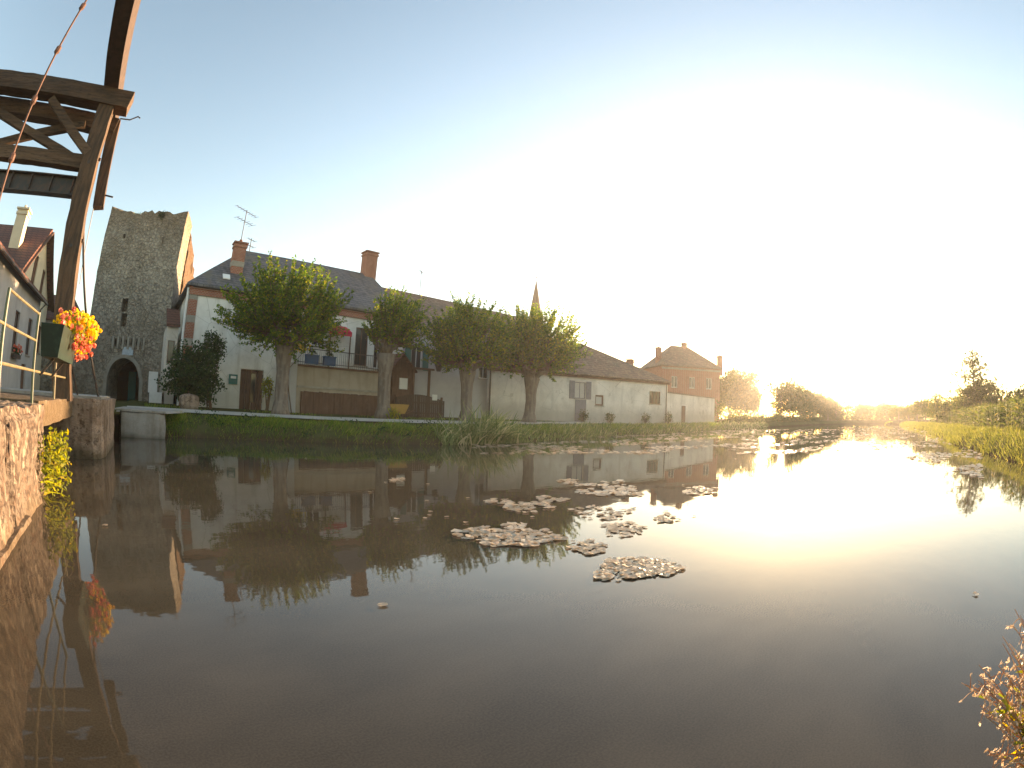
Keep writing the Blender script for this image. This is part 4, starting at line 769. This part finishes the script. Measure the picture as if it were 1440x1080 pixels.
m = MB().tube([(ta0 - 0.3, 27.85, 1.0), (ty.x + 0.1, 27.2, 3.4), (ty.x + 0.2, 26.5, 4.7)], [0.04, 0.03, 0.015], 6).tube([(ty.x + 0.1, 27.2, 3.4), (ty.x + 1.0, 26.6, 4.7)], [0.025, 0.012], 5); m.build('stem', MT['twig'], yb)
ty = onY(546, 574, 24.0); shrub((ty.x + 0.1, 23.6, 1.25), (0.5, 0.45, 0.45), 260, 0.14, 'bright green tuft at the foot of the second pollard', 'leaf_yel', 'plant', 'leafy_tuft')
for i in range(7):
    p = onY(848 + i * 14, 584, 24); 
bush_l = [(36.0, 26.6, 1.5, 0.9), (39.0, 25.7, 1.4, 0.8), (43.5, 24.3, 1.4, 0.9), (46.8, 23.3, 1.6, 0.9)]
for i, (x, y, h, r) in enumerate(bush_l):
    shrub((x, y, 1.0 + h * 0.35), (r, 0.6, h * 0.5), 260, 0.16, ['low bush against the long white wall under the shuttered window', 'low bush against the long white wall under the small brown window', 'low bush below the end window of the long white building', 'low bush at the garden-wall corner of the long white building'][i], 'leaf_far', 'bush', 'low_bush')

# ------------------------------------------------------------------ far trees
def ftree(x, y, h, r, label, group=None, n=900, sz=0.45, trunk=0.25, rz=None, name='broadleaf_tree', m='leaf_far', cb=0.25):
    T = thing(name, label, 'tree', (x, y, 0.95), group); f = MB(); rz = rz or h * (1 - cb) / 2
    cz = 1 + h - rz; k = max(3, int(3 + r)); n = int(n * 2.4)
    fol(f, (x, y, cz), (r * 0.9, r * 0.9, rz * 0.9), n // 2, sz, 0.12)
    for i in range(k):
        a = rnd(0, 2 * pi); q = rnd(0.35, 0.75); fol(f, (x + cos(a) * r * q, y + sin(a) * r * q, cz + rnd(-0.55, 0.6) * rz), (r * 0.5, r * 0.5, rz * 0.42), n // (2 * k), sz, 0.3)
    f.build('crown', MT[m], T)
    t = MB().tube([(x, y, 0.8), (x + rnd(-0.2, 0.2), y, 1 + h * 0.4), (x + rnd(-0.3, 0.3), y, 1 + h * 0.85)], [trunk, trunk * 0.7, trunk * 0.2], 8)
    for i in range(6):
        a = rnd(0, 2 * pi); z = 1 + h * rnd(0.3, 0.6); t.tube([(x, y, z), (x + cos(a) * r * 0.6, y + sin(a) * r * 0.6, z + h * 0.22)], [trunk * 0.4, trunk * 0.1], 5)
    t.build('trunk', MT['bark'], T); return T
def at_px(px, py_top, dist): p = onR(px, py_top, dist); return p.x, p.y, p.z - 1
x, y, h = at_px(984, 534, 98); ftree(x, y, h, 3.6, 'low rounded tree before the far chimney end of the brick house', n=1500, sz=0.5, cb=0.0)
x, y, h = at_px(1003, 517, 112); ftree(x, y, h, 5.4, 'dense tree beside the far chimney of the brick house', n=2200, sz=0.5, cb=0.0)
x, y, h = at_px(1026, 518, 190); ftree(x, y, h, 8.5, 'wide tree beside the tallest rounded tree at the sun gap', n=2600, sz=0.95, cb=0.0)
x, y, h = at_px(1048, 510, 205); ftree(x, y, h, 8, 'tallest rounded tree at the edge of the gap where the sun glows', n=3000, sz=0.95, cb=0.0)
HG = thing('hedgerow', 'dense hedge at the foot of the far trees beyond the garden wall', 'hedge', (150, 27, 1))
f = MB()
for i in range(62):
    X = 66 + i * 3.9; Y = 27.2 + nz(i * 0.4) * 1.2 + max(0, X - 150) * 0.02; hh = 1.5 + 1.1 * nz(i * 0.37, 5) + (1.4 if X < 76 else 0)
    fol(f, (X, Y, 0.8 + hh * 0.55), (2.9, 1.6, max(0.9, hh * 0.75)), 230, 0.34 + X * 0.0012, 0.1)
f.build('foliage', MT['leaf_far'], HG)
s_ = MB()
for i in range(62): X = 66 + i * 3.9; s_.tube([(X, 27.2, 0.8), (X + 0.3, 27.3, 2.0)], [0.08, 0.03], 5)
s_.build('stems', MT['twig'], HG)['kind'] = 'stuff'
EH = thing('hedgerow', 'added low hedge screening the bright strip at the far end of the canal', 'hedge', (197, 4, 1))  # hedge added to block the glowing strip behind the canal end
f = MB(); s_ = MB()
for i in range(16):
    Y = 22 - i * 2.5; f2 = 197 + nz(i * 0.5) * 2; fol(f, (f2, Y, 1.8), (1.8, 2.2, 1.5 + 0.4 * nz(i)), 200, 0.6, 0.05); s_.tube([(f2, Y, 0.8), (f2 + 0.2, Y + 0.2, 2.2)], [0.08, 0.03], 5)
f.build('foliage', MT['leaf_far'], EH); s_.build('stems', MT['twig'], EH)['kind'] = 'stuff'
x, y, h = at_px(1061, 540, 212); ftree(x, y, h, 4.0, 'shorter tree leaning out into the gap where the sun glows', n=1500, sz=0.8, cb=0.0)
k = 0
for i in range(17):
    X = 122 + i * 10.5 + rnd(-1, 1); Y = 27.6 + i * 0.25 + rnd(-0.5, 0.8); d = math.hypot(X, Y); hh = rnd(11.6, 13.2) + i * 0.03
    ftree(X, Y, hh, rnd(4.6, 5.6), 'hazy tree in the long row along the far bank beyond the hedge', 'far row of trees beyond the hedge', 900, 0.62, 0.25, cb=0.0)
for i in range(18):
    X = 203 + rnd(0, 40); Y = 26 - i * 4.4 + rnd(-1, 1)
    ftree(X, Y, rnd(7.0, 9.0), rnd(5.0, 6.2), 'hazy tree closing the far end of the canal', 'trees at the far end of the canal', 620, 0.7, 0.25, cb=-0.05)
x, y, h = at_px(1367, 491, 62); 
ftree(x, y, h * 0.66, 3.4, 'dense dark tree with a spiky open top behind the maize', n=1500, sz=0.32, trunk=0.2, cb=0.12)
T = bpy.data.objects[COL.objects[-1].name]; root = T.parent
tp = MB(); tt = MB()
for i in range(120):
    z = 1 + h * (0.42 + 0.58 * random.random() ** 1.2); w = 1 - (z - 1 - h * 0.42) / (h * 0.58); rr = (3.3 * w ** 0.9 + 0.5) * rnd(0.4, 1.25); a = rnd(0, 2 * pi); e = V((x + cos(a) * rr, y + sin(a) * rr, z))
    tt.tube([(x, y, z - 0.15 - rr * 0.25), e], [0.045, 0.012], 5); fol(tp, e, (0.22 + 0.4 * w, 0.22 + 0.4 * w, 0.2 + 0.12 * w), int(9 + 18 * w), 0.24, 0.0); fol(tp, e.lerp(V((x, y, z - 0.3)), 0.45), (0.15 + 0.25 * w, 0.15 + 0.25 * w, 0.2), int(3 + 12 * w), 0.22, 0.05)
tt.tube([(x, y, 1 + h * 0.5), (x, y, 1 + h)], [0.1, 0.02], 6)
tp.build('upper_branches', MT['leaf_far'], root); tt.build('limbs', MT['bark'], root)
for px, py, d, r, lb in ((1318, 548, 78, 3.4, 'low bushy tree at the far end of the maize'), (1338, 547, 70, 3.0, 'bushy tree on the canal side of the tall spiky tree'), (1394, 527, 60, 2.4, 'small tree between the tall spiky tree and the rounded hedge tree'), (1415, 540, 54, 2.8, 'rounded hedge tree behind the middle of the maize'), (1440, 533, 50, 3.0, 'dark hedge tree behind the near end of the maize'), (1352, 556, 66, 2.4, 'dark bush below the tall spiky tree')):
    x, y, h = at_px(px, py, d); ftree(x, y, h, r, lb, n=800, sz=0.3, trunk=0.15, cb=0.05)
for px, py, d, r in ((1302, 556, 105, 3.2), (1290, 562, 125, 3.4), (1278, 566, 145, 3.8), (1264, 568, 160, 4.0)):
    x, y, h = at_px(px, py, d); ftree(x, y, h, r, 'hazy tree receding along the bank beyond the maize', 'hazy trees beyond the maize', 620, 0.5, 0.2, cb=0.08)
# ------------------------------------------------------------------ bank vegetation
random.seed(31)
def gz(x, d):
    for (a, za), (b, zb) in zip(ROWS[:-1], ROWS[1:]):
        if a <= d <= b: return za + (zb - za) * (d - a) / (b - a)
    return 1.0
gb = MB()
for i in range(30000):
    x = 1.4 + 62 * random.random() ** 1.5; d = rnd(-0.05, 2.05)
    if nz(x * 0.5, d * 0.8) < -0.3 and random.random() < 0.75: continue
    if d < 0.45 + 0.4 * nz(x * 1.1, 3) and random.random() < 0.72: continue
    sc_ = 1 + x / 50; L = rnd(0.12, 0.34) * (1.15 if d < 1.2 else 0.7) * (1 + 1.6 * max(0, nz(x * 0.7, 7)) + 1.0 * max(0, nz(x * 2.2, d * 2)))
    gb.blade((x, edge_y(LEFT, x) + d, gz(x, d) - 0.03), (rnd(-0.5, 0.5), rnd(-0.9, 0.2), 1), L * (1 + x / 90), 0.018 * sc_, rnd(0.15, 0.5), 2)
for i in range(5000):
    x = 0.5 + 60 * random.random() ** 1.4; d = rnd(4.6, 8.0)
    if nz(x * 0.3, d * 0.4, 5) < -0.1: continue
    gb.blade((x, edge_y(LEFT, x) + d, gz(x, d) - 0.02), (rnd(-0.5, 0.5), rnd(-0.5, 0.5), 1), rnd(0.08, 0.25), 0.03, 0.3, 2)
tag(gb.build('bank_grass', MT['grass']), 'green grass covering the far bank down to the water', 'grass', None, 'stuff')
wd_ = MB()
for i in range(70):
    x = 2 + 40 * random.random(); d = rnd(0.2, 1.9); y = edge_y(LEFT, x) + d; z = gz(x, d)
    for k in range(26): wd_.leaf((x + random.gauss(0, 0.16), y + random.gauss(0, 0.14), z + abs(random.gauss(0.1, 0.12))), rnd(0.07, 0.15))
tag(wd_.build('bank_weeds', MT['leaf_dark']), 'broad-leaved weeds scattered through the bank grass', 'weeds', None, 'stuff')
tg = MB()
for i in range(6500):
    x = 20.5 + 70 * random.random() ** 1.3; d = rnd(-0.1, 1.4); h = 0.5 + 0.7 * max(0, nz(x * 0.25, 2) + 0.3)
    tg.blade((x, edge_y(LEFT, x) + d, gz(x, d) - 0.03), (rnd(-0.35, 0.35), rnd(-0.6, 0.2), 1), rnd(0.4, 1.0) * h, 0.035 * (1 + x / 60), rnd(0.1, 0.6), 3)
tag(tg.build('waterside_plants', MT['reed']), 'taller brownish waterside growth along the far bank below the long white building', 'plants', None, 'stuff')
rd = MB()
rc = onY(690, 622, 18.3)
for i in range(900):
    t = random.gauss(0, 0.5); t = max(-1, min(1, t)); x = rc.x + t * 3.1; d = rnd(-0.35, 0.6); y = edge_y(LEFT, x) + d
    rd.blade((x, y, max(-0.05, gz(x, d) - 0.05)), (rnd(-0.55, 0.55), rnd(-0.7, 0.35), 1.2), rnd(1.3, 2.7) * (1.05 - 0.45 * abs(t)), rnd(0.05, 0.1), rnd(0.15, 0.75), 5)
origin_ = origin(rd.build('reed_clump', MT['reed']), (rc.x, 18.3, 0.1)); tag(origin_, 'big clump of long arching reed blades at the water edge', 'reeds')

# right bank: maize, sunlit grass
cn = MB()
for i in range(1500):
    X = 24 + 66 * random.random() ** 1.3; Y = edge_y(RIGHT, X) - 2.6 - 7.5 * random.random()
    Y = round(Y / 0.75) * 0.75 + rnd(-0.08, 0.08); H = 1.55 + 0.25 * nz(X * 0.2, Y * 0.2) + rnd(-0.15, 0.15); z0 = 0.85
    cn.beam((X, Y, z0), (X + rnd(-0.06, 0.06), Y, z0 + H), 0.02, 0.02, (0, 1, 0))
    for j in range(9):
        a = j * pi + rnd(-0.5, 0.5) + X; cn.blade((X, Y, z0 + H * (0.1 + 0.1 * j)), (cos(a), sin(a), 1.3), rnd(0.5, 0.85), 0.1, 0.75, 4)
    for j in range(4): cn.blade((X, Y, z0 + H), (rnd(-0.4, 0.4), rnd(-0.4, 0.4), 1), rnd(0.2, 0.35), 0.03, 0.2, 2)
tag(cn.build('maize_crop', MT['corn']), 'pale green standing maize crop above the yellow grass bank', 'maize', None, 'stuff')
gy = MB()
for i in range(22000):
    X = 13 + 150 * random.random() ** 2.0; d = rnd(0.0, 2.7); Y = edge_y(RIGHT, X) - d
    gy.blade((X, Y, gz(X, d) - 0.08), (rnd(-0.5, 0.5), rnd(-0.3, 0.7), 1), rnd(0.3, 0.62) * (1 + 0.5 * nz(X * 0.4, d)), 0.03 * (1 + X / 60), rnd(0.15, 0.5), 2)
tag(gy.build('right_bank_grass', MT['grass_y']), 'tall yellow sunlit grass on the bank in front of the maize', 'grass', None, 'stuff')
nb_ = MB()
for i in range(2600):
    X = rnd(0.2, 12); d = rnd(0.35, 2.5); Y = edge_y(RIGHT, X) - d
    nb_.blade((X, Y, gz(X, d) - 0.3), (rnd(-0.5, 0.5), rnd(-0.3, 0.6), 1), rnd(0.15, 0.3), 0.012, 0.4, 2)
tag(nb_.build('near_bank_grass', MT['grass_y']), 'short dry grass on the near bank beside the photographer', 'grass', None, 'stuff')

# dry plant in the lower right corner
random.seed(5)
DP = thing('dry_plant', 'dry straw-coloured weed with pale seed heads leaning over the open water', 'plant', (1.62, -0.62, 0.3))
st, sd, lv = MB(), MB(), MB()
tgt = [onR(px, py, dd) for px, py, dd in ((1378, 992, 1.72), (1404, 936, 1.75), (1425, 880, 1.8), (1437, 870, 1.85), (1388, 1062, 1.62), (1376, 962, 1.7), (1412, 1010, 1.7), (1400, 1066, 1.6), (1432, 945, 1.8), (1418, 960, 1.72), (1436, 1000, 1.75), (1424, 1060, 1.65), (1394, 968, 1.7), (1410, 905, 1.9), (1450, 900, 1.9), (1460, 950, 1.8), (1470, 1000, 1.8), (1480, 930, 1.9), (1440, 1060, 1.7), (1465, 1060, 1.7))]
tgt += [e + V((rnd(-0.07, 0.1), rnd(-0.08, 0.07), rnd(-0.1, 0.09))) for e in tgt for _ in range(2)]
for e in tgt:
    b = onR(1490, 1095, 1.75) + V((rnd(-0.08, 0.12), rnd(-0.1, 0.1), -0.05)); mid = b.lerp(e, 0.5) + V((0, 0, 0.08)); P = lambda t: b * (1 - t) ** 2 + mid * 2 * t * (1 - t) + e * t * t
    st.tube([P(i / 7) for i in range(8)], [0.0055 - 0.0006 * i for i in range(8)], 5)
    for k in range(9):
        c = P(rnd(0.3, 0.97)); o = V((random.gauss(0, 1), random.gauss(0, 1), random.gauss(0, 1) + 0.4)).normalized() * rnd(0.03, 0.085)
        st.tube([c, c + o * 0.5 + V((0, 0, 0.008)), c + o], [0.0028, 0.002, 0.0014], 4)
        for q in range(3): sd.leaf(c + o + V((rnd(-1, 1), rnd(-1, 1), rnd(-1, 1))) * 0.007, rnd(0.012, 0.026))
    for k in range(4): c = P(rnd(0.15, 0.85)); lv.blade(c, (rnd(-1, 1), rnd(-1, 1), rnd(-0.2, 0.8)), rnd(0.04, 0.09), 0.016, 0.4, 3)
st.build('stems', MT['drystem'], DP); sd.build('seed_heads', MT['pad'], DP)['kind'] = 'stuff'; lv.build('leaves', MT['leaf_yel'], DP)

# ------------------------------------------------------------------ floating leaves
random.seed(41)
def pad(mb, x, y, r):
    n = 8; a0 = rnd(0, 6.28); t = V((rnd(-1, 1), rnd(-1, 1), 0)) * 0.05; vs = [(x, y, 0.012)]
    for k in range(n):
        a = a0 + (k / (n - 1)) * 5.7; q = r * rnd(0.85, 1.1); dx, dy = cos(a) * q, sin(a) * q * 0.8
        vs.append((x + dx, y + dy, max(0.006, 0.014 + t.x * dx + t.y * dy + rnd(0, 0.22) * r * (1 if random.random() < 0.25 else 0.08))))
    mb.add(vs, [(0, k + 1, k + 2) for k in range(n - 1)])
def raft(px, py, wx, wy, n, r, label, group=None, kind=None):
    c = onZ(px, py, 0); ph = rnd(0, 99); mb = MB(); m = 0; t = 0
    while m < n and t < n * 6:
        t += 1; a = rnd(0, 2 * pi); q = random.random() ** 0.55 * (0.8 + 0.55 * nz(cos(a) * 1.3 + ph, sin(a) * 1.3))
        p = onZ(px + wx * q * cos(a), py + wy * q * sin(a), 0)
        if (p - c).length > 60: continue
        if nz((px + wx * q * cos(a)) * 0.11 + ph, (py + wy * q * sin(a)) * 0.3, ph) < -0.12: continue
        pad(mb, p.x, p.y, r * rnd(0.6, 1.25)); m += 1
    o = mb.build('leaf_raft', MT['pad']); origin(o, (c.x, c.y, 0.0)); return tag(o, label, 'floating leaves', group, kind)
GP = 'rafts of floating leaves'
raft(890, 801, 84, 21, 300, 0.062, 'largest raft of curled leaves, out on the open brown water', GP)
raft(828, 771, 34, 12, 80, 0.058, 'small leaf raft between the largest raft and the tree reflection', GP)
raft(722, 754, 84, 20, 240, 0.075, 'long leaf raft lying in the dark tree reflection', GP)
raft(856, 688, 62, 13, 150, 0.1, 'large farther leaf raft where the dark roof reflection meets the bright one', GP)
raft(742, 712, 42, 9, 80, 0.085, 'leaf raft in the dark reflection above the long one', GP)
raft(778, 702, 24, 6, 60, 0.07, 'small leaf raft between the dark reflection and the large farther raft', GP)
raft(700, 706, 20, 4, 36, 0.07, 'thin streak of leaves in the dark reflection on the house side', GP)
raft(876, 745, 44, 11, 80, 0.065, 'leaf raft in the bright reflection beyond the largest raft', GP)
raft(936, 729, 20, 9, 50, 0.06, 'lone small leaf raft well inside the bright sun reflection', GP)
raft(855, 722, 50, 11, 70, 0.07, 'loose leaf raft between the bright reflection and the dark one', GP)
raft(985, 690, 34, 7, 70, 0.085, 'thin leaf raft under the reflected sun', GP)
raft(560, 675, 16, 4, 26, 0.07, 'lone small patch of leaves in front of the second pollard', GP)
raft(796, 678, 18, 5, 36, 0.08, 'small leaf patch beside the raft at the edge of the bright reflection', GP)
sm = MB()
for i in range(26):
    p = onZ(rnd(520, 1050), rnd(640, 740), 0); pad(sm, p.x, p.y, 0.045)
for px, py in ((1372, 837), (538, 852), (148, 740), (430, 645)): p = onZ(px, py, 0); pad(sm, p.x, p.y, 0.05)
for i in range(5200):
    px = 660 + 720 * random.random() ** 0.8; py = 604 + 0.0 * px + rnd(0, 1) ** 1.5 * (34 if px < 1180 else 50)
    if px > 1180: py = 600 + rnd(0, 1) * (18 + (px - 1180) * 0.28)
    p = onZ(px, py, 0)
    if not (8 < p.x < 170) or p.y > edge_y(LEFT, p.x) - 0.1 or p.y < edge_y(RIGHT, p.x) + 0.1: continue
    if nz(p.x * 0.16, p.y * 0.5, 2) < -0.02: continue
    pad(sm, p.x, p.y, 0.11 + p.x * 0.0022)
tag(sm.build('scattered_leaves', MT['pad']), 'scattered floating leaves and weed on the distant water', 'floating leaves', None, 'stuff')
pole = onY(1436, 690, -3); 

# ------------------------------------------------------------------ far wood and added glare haze
fw_ = MB()
for i in range(150):
    a = R(55 + i * 0.62 + rnd(-0.3, 0.3)); d = rnd(420, 560); x, y = sin(a) * d, cos(a) * d; h = rnd(8, 13)
    fol(fw_, (x, y, h * 0.5), (8, 8, h * 0.6), 90, 2.4, 0.4)
tag(fw_.build('distant_wood', MT['leaf_far']), 'distant wood along the horizon fading into the sun glare', 'wood', None, 'stuff')
hz = MB().box(-120, 640, -330, 330, -1.7, 36).build('haze', bpy.data.materials.new('glare_haze'))  # volume added to imitate the veiling lens glare around the sun
hm = hz.data.materials[0]; hm.use_nodes = True; nt = hm.node_tree; nt.nodes.clear()
v = nt.nodes.new('ShaderNodeVolumePrincipled'); ou = nt.nodes.new('ShaderNodeOutputMaterial'); nt.links.new(v.outputs[0], ou.inputs['Volume'])
v.inputs['Density'].default_value = 0.00055; v.inputs['Color'].default_value = (0.95, 0.92, 0.88, 1); v.inputs['Anisotropy'].default_value = 0.52
tag(hz, 'pale haze volume added to imitate lens glare towards the low sun', 'haze', None, 'stuff')
